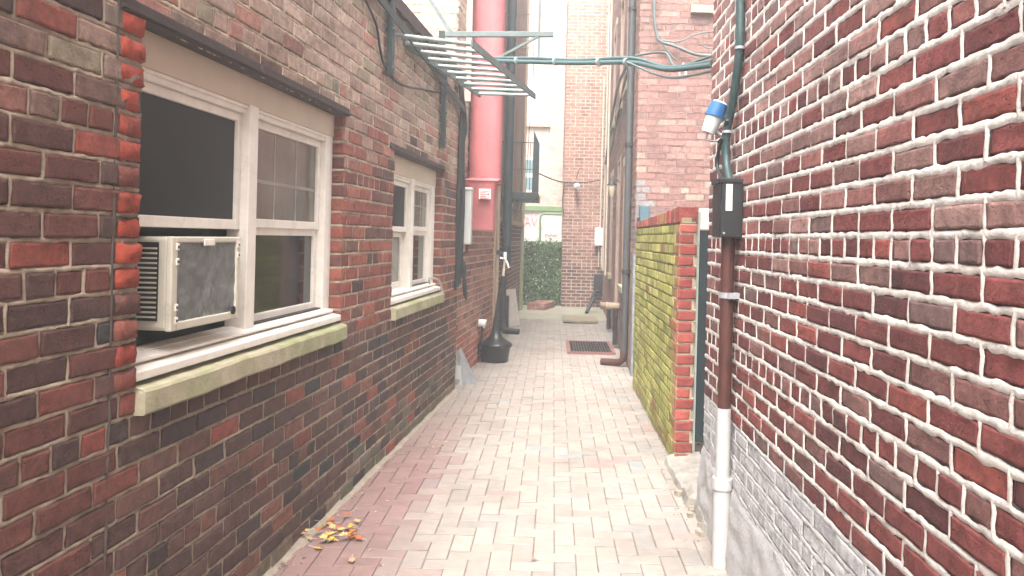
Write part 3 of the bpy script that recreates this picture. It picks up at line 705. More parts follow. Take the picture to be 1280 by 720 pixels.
# ================================================================== MOSSY GARDEN WALL
def garden_wall():
    mossp = pal([((160, 160, 58), 4), ((146, 148, 52), 3), ((172, 170, 74), 3), ((132, 132, 50), 2), ((134, 92, 52), .5)], .12)
    endp = pal([((148, 58, 50), 4), ((142, 52, 46), 3), ((170, 70, 58), 2)], .1)
    y0, y1 = 5.22, 7.95; xw = .848; th = .118
    M = Matrix.Translation((xw, y1, 0)) @ Matrix.Rotation(-math.pi/2, 4, 'Z'); L = y1-y0
    b = thing('garden_wall', 'waist to head high garden wall, yellow green with moss on its side, red at its end', 'wall', T(xw+th/2, (y0+y1)/2))
    m = MB(M)
    def cs(x, z, R):
        d = L-x          # distance from the near end
        t = cl((.30+.25*nz(z, 0, 3, 8)-d)/.22)
        if z < .12 and R.random() < .5: return mix(mossp(R), lin(110, 80, 60), .5)
        return mix(mossp(R), endp(R), t*(.75 if z < 1.6 else .9))
    mcs = lambda x, z, R: sc_(R.uniform(.7, 1.05), (lin(112, 108, 62) if L-x > .25 else lin(176, 164, 130)))
    ztop = lambda: 1.66
    brick_face(m, 0, L, 0, 1.62, (), .074, .205, .008, cs, mcs, 2, 0, 0, .003, .0012, 91, hk=.7, rag=.0035)
    m.M = frame(xw, y0, 0); mce = lambda x, z, R: sc_(R.uniform(.85, 1.08), lin(176, 160, 138))
    brick_face(m, .0, th, 0, 1.62, (), .074, .40, .012, lambda x, z, R: endp(R), mce, 2, 0, 0, .006, -.001, 92, xoff=-.1)
    m.M = frame(xw, y0, 0); m.box(.008, th, .008, L, 0, 1.615, 1, lin(140, 134, 100))
    m.build('wall', [mat('mossy_brick', attr=True, rough=.9, var=.3, vscale=14, bump=.9, bscale=80, spec=.2, dirt=(*lin(104, 60, 44), .55), dscale=4.5, dmin=.53), MORTAR], b)
    # rowlock coping
    m = MB(M); R = random.Random(6); n = int(L/.075)
    for k in range(n):
        x = L-(k+1)*L/n; zt = 1.628; t = k/n
        hgt = .105-.05*t
        m.box(x+.004, x+L/n-.004, -.006-R.uniform(0, .004), th+.004, zt, zt+hgt+R.uniform(-.003, .003), 0, mix(endp(R), mossp(R), .0 if R.random() < .7 else .4))
    m.box(.0, L-.004, .006, th-.006, 1.62, 1.668, 1, lin(150, 140, 110)); m.build('coping', [BRICK, MORTAR], b, bevel=.006)
garden_wall()

def gate():
    y = 5.30; x0 = .848+.119
    r = thing('gate', 'narrow dark gate edge with white frame squeezed beside the mossy wall end', 'gate', T(1.05, y))
    m = MB(); m.box(x0+.001, x0+.022, y-.05, y+.03, .02, 1.71); m.build('frame_post', mat('pale_green_frame', lin(170, 182, 172), .6, var=.15, dirt=(*lin(120, 124, 110), .6), dscale=8), r, bevel=.005)
    m = MB(); m.box(x0+.024, x0+.62, y-.03, y+.02, .14, 1.58); m.build('gate_leaf', mat('gate_black', lin(34, 46, 50), .5), r, bevel=.004)
    m = MB(); m.box(x0+.024, x0+.62, y-.045, y+.03, 1.585, 1.73); m.build('top_panel', WHITE, r, bevel=.005)
gate()

# ================================================================== RIGHT WALL FITTINGS
def right_fittings():
    X = RX-.045
    # painted pipe
    pb_ = onX(897, 700, X-.01)
    y = 3.60; X = RX-.05
    def tp(u, v, off=.05):  return onX(u, v, RX-off)
    zt = EYE+ray(905, 510)[1]*y; zm = EYE+ray(903, 605)[1]*y; zb0 = EYE+ray(910, 297)[1]*y
    r = thing('conduit_pipe', 'vertical service pipe on the right wall, brown above and white painted below', 'pipe', T(X, y))
    m = MB(); m.tube([(X, y, .0), (X, y, zm)], .040, 18, curve=False); m.build('lower_pipe', WPIPE, r, label='thick white painted lower pipe')
    m = MB(); m.tube([(X, y, zm-.02), (X, y, zm+.03)], .046, 18, curve=False); m.build('coupling', WPIPE, r, bevel=.003)
    m = MB(); m.tube([(X, y, zm), (X, y, zt)], .033, 18, curve=False); m.build('middle_pipe', WPIPE, r, label='white painted pipe above the coupling')
    m = MB(); m.tube([(X, y, zt+.001), (X, y, zb0+.02)], .031, 18, curve=False); m.build('upper_pipe', BROWNP, r, label='dark brown upper pipe')
    zc = EYE+ray(910, 369)[1]*y
    m = MB(); m.tube([(X, y, zc-.013), (X, y, zc+.013)], .035, 18, curve=False); m.box(X-.005, RX, y-.055, y+.055, zc-.013, zc+.013); m.build('strap', ALU, r)
    # black box
    a = EYE+ray(905, 226)[1]*y; c = EYE+ray(905, 297)[1]*y
    bx = thing('meter_box', 'black electrical box with blank white label above the brown pipe', 'box', T(X, y, c))
    m = MB(); m.box(RX-.105, RX-.004, y-.085, y+.085, c, a); m.build('case', BLACK, bx, bevel=.006)
    m = MB(); m.box(RX-.112, RX-.105, y-.08, y+.078, c+.004, a-.018); m.box(RX-.118, RX-.0, y-.09, y+.09, a-.016, a+.006); m.build('lid', BLACK, bx, bevel=.003)
    m = MB(); h = a-c; m.box(RX-.085, RX-.055, y-.089, y-.085, c+h*.46, c+h*.92); m.build('label_plate', mat('plate', lin(176, 176, 172), .5, var=.15, vscale=30), bx)
    m = MB(); m.tube([(RX-.09, y-.085, c+.02), (RX-.09, y-.09, c+.02)], .005, 8, curve=False); m.build('screw', ALU, bx)
    # cable bundle down the wall
    pts = [tp(927, -40, .03), tp(926, 0, .03), tp(925, 60, .03), tp(918, 118, .035), tp(909, 165, .05), tp(908, 200, .05), Vector((RX-.05, y, a+.0))]
    cb = thing('wall_cable', 'thick bundled black green cable dropping into the black box on the right wall', 'cable', T(RX-.03, 3.5, a))
    m = MB(); m.tube(pts, .018, 10); m.tube([p+Vector((-.005, .028, 0)) for p in pts[:-1]]+[Vector((RX-.05, y+.04, a))], .012, 8); m.build('sheath', mat('teal_cable', lin(38, 58, 58), .5, var=.25, vscale=30, bump=.2), cb)
    m = MB(); m.tube([tp(903, 172, .07), tp(898, 190, .07), tp(897, 210, .07), Vector((RX-.06, y+.065, a))], .009, 8); m.tube([tp(909, 150, .06), tp(904, 170, .06), tp(898, 178, .075)], .008, 8); m.build('branch', RUBBER, cb)
    for i_ in (2, 4): m = MB(); q = pts[i_]; m.tube([q+Vector((0, 0, -.006)), q+Vector((0, 0, .006))], .024, 10, curve=False); m.build('clip', ALU, cb)
    # blue capped sensor
    yS = 3.85; ctr = at(893, 146, yS); ax = Vector((.35, -.05, .93)).normalized()
    s_ = thing('photocell_sensor', 'blue capped white sensor tilted on a bracket beside the cable', 'sensor', T(ctr.x, ctr.y, ctr.z-.08))
    def cyl(p, q, r0, r1, n=20, mt=None, nm='x'):
        m = MB(); m.tube([p, p+(q-p)*.5, q], [r0, (r0+r1)/2, r1], n, curve=False); return m.build(nm, mt, s_, bevel=.0)
    cyl(ctr+ax*.005, ctr+ax*.070, .047, .044, 20, BLUE, 'cap'); cyl(ctr+ax*-.002, ctr+ax*.012, .052, .052, 20, BLUE, 'cap_ring')
    cyl(ctr-ax*.085, ctr, .034, .043, 20, mat('sensor_body', lin(176, 184, 182), .4, bump=.05), 'body')
    cyl(ctr+ax*.070, ctr+ax*.078, .040, .032, 20, LWHITE, 'top_disc')
    m = MB(); m.tube([ctr-ax*.03, ctr-ax*.06+Vector((.05, 0, -.03)), Vector((RX, yS-.02, ctr.z-.09))], .009, 8); m.tube([ctr-ax*.08, ctr-ax*.10+Vector((.0, 0, -.02)), ctr-ax*.09+Vector((.05, 0, -.035))], .006, 8); m.build('bracket', ALU, s_)
right_fittings()

def curb_rubble():
    R = random.Random(12)
    r = thing('broken_curb', 'broken whitewashed kerb lump at the foot of the right wall by the garden wall', 'kerb', T(.9, 4.6))
    m = MB(); n = 26
    vs = []
    for i in range(n+1):
        y = 3.75+1.5*i/n; w_ = .055+.025*nz(y, 0, 4)+(.05 if y > 4.35 else 0); x1 = 1.02 if y > 4.3 else .88; h = .05+.03*nz(y, 2, 5)+(.03 if 4.1 < y < 4.6 else 0)
        xa = .86-w_*.6+.01*nz(y, 1, 12)
        vs += [(xa-.015, y, -.01), (xa, y, h*.7), (xa+.04, y, h), (x1, y, h+.02)]
    m.add(vs, [(i*4+q, i*4+q+1, (i+1)*4+q+1, (i+1)*4+q) for i in range(n) for q in range(3)]+[(0, 1, 2, 3), tuple(n*4+q for q in (3, 2, 1, 0))], 0, False); m.build('kerb', mat('stained_kerb', lin(136, 130, 122), .9, var=.3, vscale=12, bump=.8, bscale=40, dirt=(*lin(84, 76, 66), .6), dscale=8, dmin=.5), r)
    m = MB()
    for k in range(9):
        c = Vector((.80+R.uniform(-.03, .04), 4.0+R.uniform(-.2, .6), .01)); s_ = R.uniform(.010, .026)
        vs = [tuple(c+Vector((math.cos(a)*s_*R.uniform(.7, 1.2), math.sin(a)*s_*R.uniform(.7, 1.2), zz*s_))) for zz in (-.6, .7) for a in (0, 1.1, 2.2, 3.3, 4.4, 5.4)]
        m.add(vs, [tuple(range(5, -1, -1)), tuple(range(6, 12))]+[(q, (q+1) % 6, 6+(q+1) % 6, 6+q) for q in range(6)])
    m.build('rubble', CEM, r)
curb_rubble()

# ================================================================== FIRE ESCAPE LADDER AND OVERHEAD STEEL
def drop_ladder():
    Z = 2.84
    P1, P2, P3, P4 = [Vector(p) for p in ((-1.10, 5.15, Z), (-.70, 7.2, Z), (-.55, 5.32, Z), (-.19, 7.2, Z))]
    def onz(u, v): a, b = ray(u, v); Y = (Z-EYE)/b; return Vector((a*Y, Y, Z))
    P1, P2, P3, P4 = onz(490, 43), onz(598, 117), onz(592, 56), onz(667, 119)
    r = thing('drop_ladder', 'raised steel fire escape ladder hanging level over the left of the alley', 'ladder', T(*((P1+P4)/2)))
    d = (P2-P1).normalized()
    for a, b in ((P1-d*.05, P2+d*.06), (P3-d*.05, P4+d*.08)):
        m = MB(); m.bar(a, b, .012, .055); m.build('side_rail', TEAL, r)
    for k in range(10):
        t = k/9; m = MB(); a = P1.lerp(P2, t); b = P3.lerp(P4, t); a = a-(b-a).normalized()*.0; m.tube([a, b], .015, 10, curve=False); m.build('rung', mat('worn_rung', lin(124, 134, 132), .5, var=.2, vscale=14, bump=.2), r)
    # hanging frame
    Y = 6.6
    r2 = thing('ladder_bracket', 'teal steel swing frame with cross bar and diagonal brace above the ladder', 'bracket', T(-.4, Y, 3.1))
    m = MB(); m.bar(at(557, 43, Y), at(692, 43, Y), .035, .045); m.build('cross_bar', TEAL, r2, bevel=.003)
    m = MB(); m.bar(at(530, -12, Y), at(563, 40, Y), .025, .03); m.build('stay', TEAL, r2)
    m = MB(); m.bar(at(677, -60, Y), at(673, 76, Y), .022, .022); m.build('hanger', TEAL, r2)
    m = MB(); m.bar(at(672, 46, Y), at(620, 74, Y), .03, .02); m.build('brace', TEAL, r2)
    m = MB(); m.bar(at(552, 38, Y), at(556, 110, Y+.2), .05, .03); m.build('post', TEAL, r2)
    # wall brackets
    for (u0, v0, u1, v1, lab) in ((486, -60, 488, 95, 'nearer flat teal steel strap hanging down the low brick wall'), (553, 60, 554, 185, 'farther flat teal steel strap on the low brick wall above the small window')):
        a = hit(FA, u0, v0, -.04); b = hit(FA, u1, v1, -.04); x = b[0]; zt = a[1] if v0 > 0 else 3.6
        m = MB(FA); m.box(x-.03, x+.035, -.055, -.02, b[1], zt); o = m.build('wall_strap', DKTEAL, label=lab, cat='strap', group='straps on the low brick wall', bevel=.003)
        for z in (b[1]+.05, b[1]+.3): m = MB(FA); m.tube([(x, .0, z), (x, -.066, z)], .012, 6, curve=False); m.build('bolt', TEAL, o)
    # slanting flat stringer over the roof edge
    m = MB(); a = FA @ Vector((4.6, -.05, 2.93)); b = FA @ Vector((7.45, -.07, 2.70)); m.bar(a, b, .01, .055); m.build('stringer_bar', DKTEAL, label='long flat steel bar running along the top of the low brick wall', cat='bar')
drop_ladder()

def far_balcony():
    Y = 11.6
    r = thing('fire_balcony', 'dark teal fire escape balcony corner jutting from the brown building', 'balcony', T(-.5, Y, 2.1))
    A = at(634, 245, Y); B = at(673, 245, Y)
    m = MB(); m.box(A.x-.12, B.x, Y-.05, Y+.05, A.z-.05, A.z+.06); m.box(A.x-.1, B.x, Y+.9, Y+1.0, A.z-.05, A.z+.06); m.box(B.x-.07, B.x, Y+.05, Y+.9, A.z-.045, A.z+.055); m.build('platform_frame', DKTEAL, r, bevel=.004)
    p = at(670, 163, Y); q = at(673, 245, Y)
    m = MB(); m.prism([(q.x-.10, A.z+.06), (q.x, A.z+.06), (q.x+.0, p.z-.20), (q.x-.09, p.z)], Y-.02, Y+.01, 'y'); m.build('end_plate', DKTEAL, r)
    m = MB()
    for k in range(7): m.box(A.x-.1, B.x-.07, Y+.12+k*.11, Y+.15+k*.11, A.z-.01, A.z+.02)
    m.build('slat', DKTEAL, r)
    m = MB(); zt = at(650, 178, Y).z; m.tube([(A.x-.1, Y, zt), (B.x-.02, Y, zt)], .008, 6, curve=False); m.tube([(A.x-.1, Y, zt-.4), (B.x-.02, Y, zt-.4)], .006, 6, curve=False)
    for x in (A.x+.05, A.x+.2, A.x+.33): m.tube([(x, Y, A.z+.05), (x, Y, zt)], .006, 6, curve=False)
    m.build('railing', DKTEAL, r)
    m = MB(); m.bar((A.x-.1, Y, A.z-.45), (A.x+.2, Y, A.z-.06), .03, .03); R = random.Random(3)
    for k in range(5): x = A.x+.08+k*.035; m.tube([(x, Y-.01, A.z-.05), (x+R.uniform(-.02, .02), Y-.02, A.z-.15), (x-.03, Y, A.z-.22-R.uniform(0, .1))], .008, 6)
    m.build('bracket', DKTEAL, r)
    # rods hanging in front of the peach wall
    m = MB(); 
    for (u0, v0, u1, v1) in ((619, -20, 619, 38), (600, 17, 664, 18), (605, 59, 666, 60), (667, 55, 666, 120)): m.tube([at(u0, v0, 10.9), at(u1, v1, 10.9)], .007, 6, curve=False)
    m.tube([at(664, 118, 10.9), at(657, 245, 10.9)], .007, 6, curve=False)
    for u in (652, 684): pass
    m.build('upper_rail', TEAL, r)
    # dark downspout / post
    m = MB(); a = at(633, 318, 10.9); x = a.x; m.tube([(x, 10.9, at(633, 330, 10.9).z), (x, 10.9, 7.2)], .065, 12, curve=False)
    d = m.build('downspout', DKTEAL, label='dark teal downspout on the brown board building', cat='downspout')
    m = MB(); z = at(615, 315, 10.9).z; m.box(x-.27, x, 10.87, 10.92, z-.03, z+.03); m.box(x-.30, x-.25, 10.84, 10.95, z-.16, z+.16); m.box(x-.22, x-.18, 10.84, 10.95, z-.16, z+.16); m.build('bracket', DKTEAL, d)
    m = MB(); m.tube([(x, 10.9, 3.6), (x, 10.9, 3.7)], .075, 12, curve=False); m.box(x-.14, x-.05, 10.88, 10.93, 3.8, 3.83); m.box(x-.14, x-.05, 10.88, 10.93, 3.98, 4.01); m.build('collar', DKTEAL, d)
far_balcony()

def cables():
    # bundle across the alley
    A = at(618, 76, 6.6); B = at(790, 78, 5.3); C = Vector((RX+.0, 4.33, at(889, 81, 4.33).z))
    r = thing('cable_bundle', 'teal bundle of cables crossing the alley overhead to the right wall', 'cable', T(0, 5.5, 2.9))
    mid1 = A.lerp(B, .33)+Vector((0, 0, -.005)); mid2 = A.lerp(B, .66)+Vector((0, 0, -.008)); s = B.lerp(C, .5)+Vector((0, 0, -.035))
    m = MB(); m.tube([A, mid1, mid2, B, s, C], .018, 10); 
    m.tube([A+Vector((0, 0, .025)), mid1+Vector((0, 0, .03)), mid2+Vector((0, 0, .022)), B+Vector((0, 0, .03)), s+Vector((0, 0, .012)), C+Vector((0, 0, .02))], .012, 8); m.build('strand', mat('teal_cable2', lin(62, 84, 84), .5, var=.2, vscale=20, bump=.2), r)
    m = MB(); m.tube([B+Vector((.02, 0, .045)), B+Vector((.18, -.3, -.0)), s+Vector((.05, 0, .02)), C+Vector((0, 0, .05))], .008, 8); m.tube([B+Vector((-.03, 0, .0)), s+Vector((0, 0, -.05)), C+Vector((0, 0, -.035))], .008, 8); m.build('loose_strand', TEAL, r)
    for t in (.2, .5, .8, .97): m = MB(); q = A.lerp(B, t); dd = (B-A).normalized(); m.tube([q-dd*.012, q+dd*.012], .032, 8, curve=False); m.build('tie', mat('cable_tie', lin(120, 130, 128), .5), r)
    # white ring
    c = at(853, 92, 4.75); m = MB(); m.tube([c+Vector((.022*math.cos(a), 0, .026*math.sin(a))) for a in np.linspace(0, 2*math.pi, 17)], .008, 8, curve=False); m.tube([c+Vector((0, 0, .03)), c+Vector((.005, 0, .065))], .006, 6, curve=False)
    m.build('hook_ring', LWHITE, label='small white ring hanging from the cables by the right wall', cat='ring')
    # wires coming down the end wall
    Y = 8.50; m = MB(); m.tube([at(818, -30, Y), at(818, 20, Y), at(821, 44, Y), at(826, 52, Y), at(845, 58, Y), at(870, 68, Y), at(900, 70, Y)], .018, 8)
    o = m.build('hanging_wire', TEAL, label='thick teal wire curving down the mauve end wall', cat='wire')
    m = MB(); m.tube([at(824, 50, Y), at(848, 52, Y), at(870, 43, Y), at(900, 38, Y)], .009, 6); m.tube([at(826, 52, Y), at(836, 66, Y), at(846, 76, Y)], .009, 6); m.tube([at(874, 55, Y), at(885, 60, Y), at(896, 60, Y)], .007, 6); m.build('branch', TEAL, o)
    # cables on the low wall
    def w(u, v, off=-.02): x, z = hit(FA, u, v, off); return FA @ Vector((x, off, z))
    m = MB(); m.tube([w(452, -10), w(470, 30), w(475, 60), w(482, 85), w(500, 105), w(530, 112), w(551, 116)], .008, 6); o = m.build('wall_wire', RUBBER, label='thin dark wire sagging across the top of the low brick wall', cat='wire')
    m = MB(); m.tube([w(505, 5), w(520, 40), w(545, 90), w(562, 118), w(576, 140)], .012, 6)
    m.build('wall_wire', TEAL, label='grey teal wire slanting down to the corner of the low brick wall', cat='wire')
    # thick bundle on the corner
    X0 = LA+.03; m = MB(FA); R = random.Random(4)
    for k in range(7):
        x = X0-.17+.020*k; y = -.015-.014*(k % 3); zt = 2.72-.03*k
        pts = [(x-.25, -.05, 2.95), (x-.02, y-.02, zt)]+[(x+R.uniform(-.02, .02), y+R.uniform(-.012, .012), z) for z in (2.4, 2.1, 1.8, 1.5, 1.25)]+[(x, y, .98+.03*k)]
        m.tube(pts, .015, 8)
    m.build('corner_cables', RUBBER, label='black bundle of cables running down the corner between the two left buildings', cat='cable')
    m = MB(FA); q = X0-.02
    for k in range(3):
        m.tube([(q, -.02, 1.32), (q-.03, -.06-.012*k, 1.2), (q-.035, -.07, 1.05), (q, -.075-.01*k, .93-.02*k), (q+.05, -.07, 1.05), (q+.045, -.05, 1.2), (q+.03, -.02, 1.30)], .012, 8)
    m.build('cable_coil', RUBBER, label='coiled black cable slack hanging under the grey box', cat='cable')
    # grey box
    a = at(572, 234, 7.66); c = at(588, 306, 7.66)
    r = thing('junction_box', 'tall narrow light grey box on the corner left of the red duct', 'box', T(a.x+.06, 7.7, c.z))
    m = MB(); m.box(a.x, c.x+.0, 7.64, 7.78, c.z, a.z-.01); m.build('case', GREYM, r, bevel=.012)
    m = MB(); m.box(a.x-.008, c.x+.008, 7.63, 7.785, a.z-.03, a.z); m.build('lid', GREYM, r, bevel=.01)
    m = MB(); m.tube([(c.x-.04, 7.71, c.z), (c.x-.045, 7.71, c.z-.07), (c.x-.10, 7.66, c.z-.13), (c.x-.13, 7.60, c.z-.2)], .013, 8); m.build('lead', RUBBER, r)
    # far wires
    Y = 17.0; m = MB(); m.tube([at(674, 217, 15), at(690, 224, 16), at(706, 228, Y), at(730, 228, Y), at(752, 225, Y)], .014, 6); m.tube([at(706, 228, Y), at(703, 250, Y), at(705, 270, Y)], .012, 6); m.tube([at(720, 224, Y), at(724, 212, Y), at(728, 210, Y)], .01, 6)
    m.build('wall_wire', RUBBER, label='dark wire drooping across the far red brick wall', cat='wire')
    m = MB(); c = at(721, 232, 16.9); m.tube([c+Vector((0, .12, .02)), c, c+Vector((.02, -.1, -.05))], [.03, .06, .05], 10, curve=False); m.build('flood_lamp', LWHITE, label='tiny white flood lamp on the far red brick wall', cat='lamp')
cables()

def small_pipe_left():   # broken plastic piece at the end of second sill
    def w(u, v, off=-.03): x, z = hit(FA, u, v, off); return FA @ Vector((x, off, z))
    m = MB(); m.tube([w(536, 347), w(548, 350), w(552, 360), w(552, 368)], .009, 8); m.tube([w(536, 348), w(537, 355)], .008, 8)
    m.build('vent_tube', WPIPE, label='short white plastic tube poking out beside the smaller window', cat='tube')
small_pipe_left()

# ================================================================== OBJECTS ALONG THE LEFT
def receptacle():
    c = gnd(620, 446); c = Vector((c.x, 9.35, 0)); c.x = ray(619, 440)[0]*9.35
    r = thing('smoking_receptacle', 'black pot shaped ash bin with flared lid and tall thin neck', 'ash bin', T(c.x, c.y))
    m = MB(); m.lathe(c, [(0, .0), (.145, .0), (.155, .01), (.185, .20), (.19, .205), (.17, .21)], 32); m.build('base', BLACK, r)
    m = MB(); m.lathe(c, [(.195, .185), (.205, .19), (.205, .215), (.19, .23), (.13, .26), (.085, .30), (.055, .36), (.040, .44), (.032, .52)], 32); m.build('lid', mat('black_plastic', lin(30, 32, 33), .3, var=.1, bump=.05), r)
    tp = Vector((ray(629, 345)[0]*9.42, 9.42, 1.03))
    m = MB(); m.tube([c+Vector((0, 0, .5)), tp], .028, 12, curve=False); m.build('neck', BLACK, r)
    m = MB(); q = tp+(tp-c).normalized()*.2; m.tube([tp, tp+Vector((0, 0, .01)), q], [.03, .018, .014], 10, curve=False); m.build('neck_top', mat('aged', lin(150, 140, 120), .6), r)
    m = MB(); m.tube([q, q+Vector((0, 0, .09))], .022, 10, curve=False); m.tube([q+Vector((-.06, 0, .02)), q, q+Vector((.03, 0, -.04)), q+Vector((.05, 0, -.10))], .012, 8); m.build('tap', LWHITE, r)
receptacle()
def left_clutter():
    m = MB(FB)
    def wb(u, v, off): x, z = hit(FB, u, v, off); return x, z
    x, z = wb(604, 405, -.06)
    r = thing('wall_vent', 'round white vent fitting on the orange wall above the black pot', 'vent', FB @ T(x, -.03, z))
    m = MB(FB); m.tube([(x, .0, z+.01), (x, -.05, z+.01), (x, -.09, z)], [.045, .05, .055], 16, curve=False); m.build('hood', LWHITE, r)
    m = MB(FB); m.tube([(x, -.03, z+.03), (x-.03, -.05, z-.05), (x, -.04, z-.14), (x, -.03, z-.3)], .014, 8); m.build('hose', RUBBER, r)
    # leaning metal sheets
    a, b_ = gnd(572, 470), gnd(592, 462)
    def sheet(p, q, h, lean, th, mt, nm, lab, cat):
        p = Vector(p); q = Vector(q); ln = Vector((lean[0], lean[1], h)); nrm = (q-p).cross(ln).normalized()*th
        m = MB(); vs = [p, q, q+ln, p+ln]; vs = [tuple(x) for x in vs]+[tuple(x+nrm) for x in vs]
        m.add(vs, [(0, 3, 2, 1), (4, 5, 6, 7), (0, 1, 5, 4), (1, 2, 6, 5), (2, 3, 7, 6), (3, 0, 4, 7)]); return m
    P = Vector((-.965, 7.95, .0)); Q = Vector((-.85, 7.85, 0))
    r = thing('metal_flashing', 'bent grey metal sheets leaning against the wall corner', 'metal sheet', T(-.93, 7.9))
    m = MB(); m.prism([(-.89, 0), (-.79, 0), (-.93, .33)], 7.86, 7.875, 'y'); m.add([(-.79, 7.86, 0), (-.76, 8.02, 0), (-.93, 8.0, .36), (-.935, 7.86, .33)], [(0, 1, 2, 3)]); m.build('front_sheet', ALU, r, solid=.004)
    m = MB(); m.add([(-.96, 7.84, 0), (-.89, 7.84, 0), (-.93, 7.95, .34), (-1.0, 7.95, .32)], [(0, 1, 2, 3)]); m.box(-.945, -.90, 7.80, 7.82, .06, .2); m.build('rear_sheet', GREYM, r, solid=.006)
    # black downpipe foot further on
    p = gnd(640, 414)
    m = MB(); m.tube([(-.77, 12.1, 1.0), (-.76, 12.1, .12), (-.72, 12.05, .05), (-.50, 12.0, .04)], .05, 10, curve=False); m.build('drain_pipe', BLACK, label='short black drain pipe turning out at the pavement on the left', cat='pipe')
    m = sheet((-.72, 13.0, 0), (-.56, 13.35, 0), .62, (-.09, -.03), .02, WHITE, '', '', ''); m.build('board', WHITE, label='white board leaning on the left wall before the ivy screen', cat='board')
    m = MB(); m.box(-.80, -.70, 12.5, 12.75, 0, .55); m.build('bin', BLACK, label='small dark upright bin against the left wall', cat='bin', bevel=.02)
left_clutter()

# ================================================================== GROUND FITTINGS, RIGHT HOUSE FITTINGS
def ground_fittings():
    x0, x1, y0, y1 = .26, .80, 10.15, 11.2
    r = thing('cellar_grate', 'dark metal grating with red rim set in the paving', 'grate', T(.53, 10.7))
    m = MB(); e = .045
    m.box(x0-e, x1+e, y0-e, y0, .002, .03); m.box(x0-e, x1+e, y1, y1+e, .002, .03); m.box(x0-e, x0, y0, y1, .002, .029); m.box(x1, x1+e, y0, y1, .002, .029); m.build('rim', REDRIM, r)
    m = MB(); m.box(x0, x1, y0, y1, .001, .008); m.build('pit', mat('pit', lin(30, 28, 28), .9, bump=0), r)
    m = MB()
    for k in range(14): x = x0+.04+k*(x1-x0-.04)/14; m.box(x, x+.016, y0, y1, .012, .026)
    for k in range(6): y = y0+.08+k*.18; m.box(x0, x1, y, y+.02, .0105, .0245)
    m.build('bars', BLACK, r)
    m = MB(); m.box(.2, .83, 13.75, 14.7, .018, .05); m.box(.24, .79, 13.8, 14.65, .05, .056); m.build('cellar_hatch', mat('hatch', lin(120, 112, 92), .7, var=.2, vscale=8), label='flat weathered metal hatch at the edge of the concrete', cat='hatch', bevel=.004)
    # downspout with foot on the house corner
    def wf(u, v, off): x, z = hit(FF, u, v, off); return FF @ Vector((x, off, z))
    p = wf(780, 440, -.05); r = thing('downspout', 'full height grey brown downspout on the corner of the mauve house', 'downspout', T(p.x, p.y))
    m = MB(); m.tube([(p.x, p.y, .16), (p.x, p.y, 7.4)], .043, 12, curve=False); m.build('pipe', mat('brown_grey_pipe', lin(62, 64, 64), .5, var=.2), r)
    m = MB(); m.tube([(p.x, p.y, .2), (p.x-.005, p.y, .1), (p.x-.05, p.y+.03, .05), (p.x-.25, p.y+.16, .035)], .043, 12, curve=False); m.build('foot', BROWNP, r)
    m = MB()
    for z in (1.1, 2.6, 4.2): m.tube([(p.x, p.y, z), (p.x, p.y, z+.05)], .05, 12, curve=False); m.box(p.x, p.x+.07, p.y-.06, p.y+.06, z+.01, z+.035)
    m.build('strap', BLACK, r)
    m = MB(); m.tube([(.925, 8.5, .05), (.925, 8.5, 1.75)], .022, 10, curve=False); m.box(.91, .94, 8.5, 8.58, .9, .92); m.build('corner_pipe', BLACK, label='thin black pipe between grey corner and mossy wall', cat='pipe')
    # lantern
    q = wf(765, 236, -.11); r = thing('wall_lantern', 'cream glass lantern on the mauve house side', 'lantern', T(*q))
    m = MB(); m.lathe(q, [(.015, -.13), (.035, -.11), (.062, .04), (.062, .05), (0.0, .05)], 16); m.build('glass', LAMPG, r)
    m = MB(); m.lathe(q, [(.075, .05), (.075, .06), (.03, .11), (0, .13)], 16); m.tube([q+Vector((0, 0, .11)), q+Vector((.05, 0, .15)), q+Vector((.12, 0, .09))], .012, 6); m.build('cap', BLACK, r)
    # meter, conduits and vents near the far end
    q = wf(749, 296, -.10); m = MB(); m.box(q.x-.1, q.x+.1, q.y-.1, q.y+.1, q.z-.2, q.z+.2); r = m.build('utility_box', LWHITE, label='white utility box at the far end of the mauve house', cat='box', bevel=.02)
    m = MB(); m.tube([q+Vector((.02, 0, .18)), q+Vector((.03, 0, 3.5))], .022, 8, curve=False); m.tube([q+Vector((0, 0, -.2)), (q.x, q.y, .9)], .018, 8, curve=False); m.tube([q+Vector((.06, -.06, -.2)), (q.x+.06, q.y-.06, .9)], .018, 8, curve=False); m.build('conduit', CREAM, r)
    q2 = Vector((q.x+.01, q.y+.05, 0)); m = MB(); m.box(q2.x-.1, q2.x+.12, q2.y-.15, q2.y+.15, .25, .75); m.build('meter_cabinet', BLACK, label='black cabinet low under the white utility box', cat='box', bevel=.02)
    for i, (u, v, lab) in enumerate(((757, 386, 'farther stub pipe poking out low on the mauve house'), (766, 387, 'nearer stub pipe poking out low on the mauve house'))):
        q = wf(u+8, v-4, -.02); m = MB(); m.tube([q, q+Vector((-.16, -.02, .0))], .05, 12, curve=False); m.tube([q+Vector((-.16, -.02, 0)), q+Vector((-.19, -.02, 0))], .06, 12, curve=False)
        r = m.build('vent_pipe', TAN, label=lab, cat='pipe', group='stub pipes on the mauve house')
        m = MB(); m.tube([q+Vector((-.04, 0, 0)), q+Vector((-.05, 0, -.15)), (q.x-.05, q.y, .05)], .035, 10, curve=False); m.build('drop_pipe', BLACK, r)
    q = Vector((.86, 15.6, 0)); m = MB(); m.tube([(.98, 15.9, .30), (.85, 15.8, .28), (.75, 15.7, .12), (.7, 15.6, .02)], .04, 8); m.tube([(.98, 16.1, .42), (.86, 16.0, .4), (.8, 15.9, .2)], .035, 8); m.build('drain_elbows', BLACK, label='tangle of black drain elbows by the far red brick wall', cat='pipe')
    # long thin conduits on the side wall
    m = MB(); 
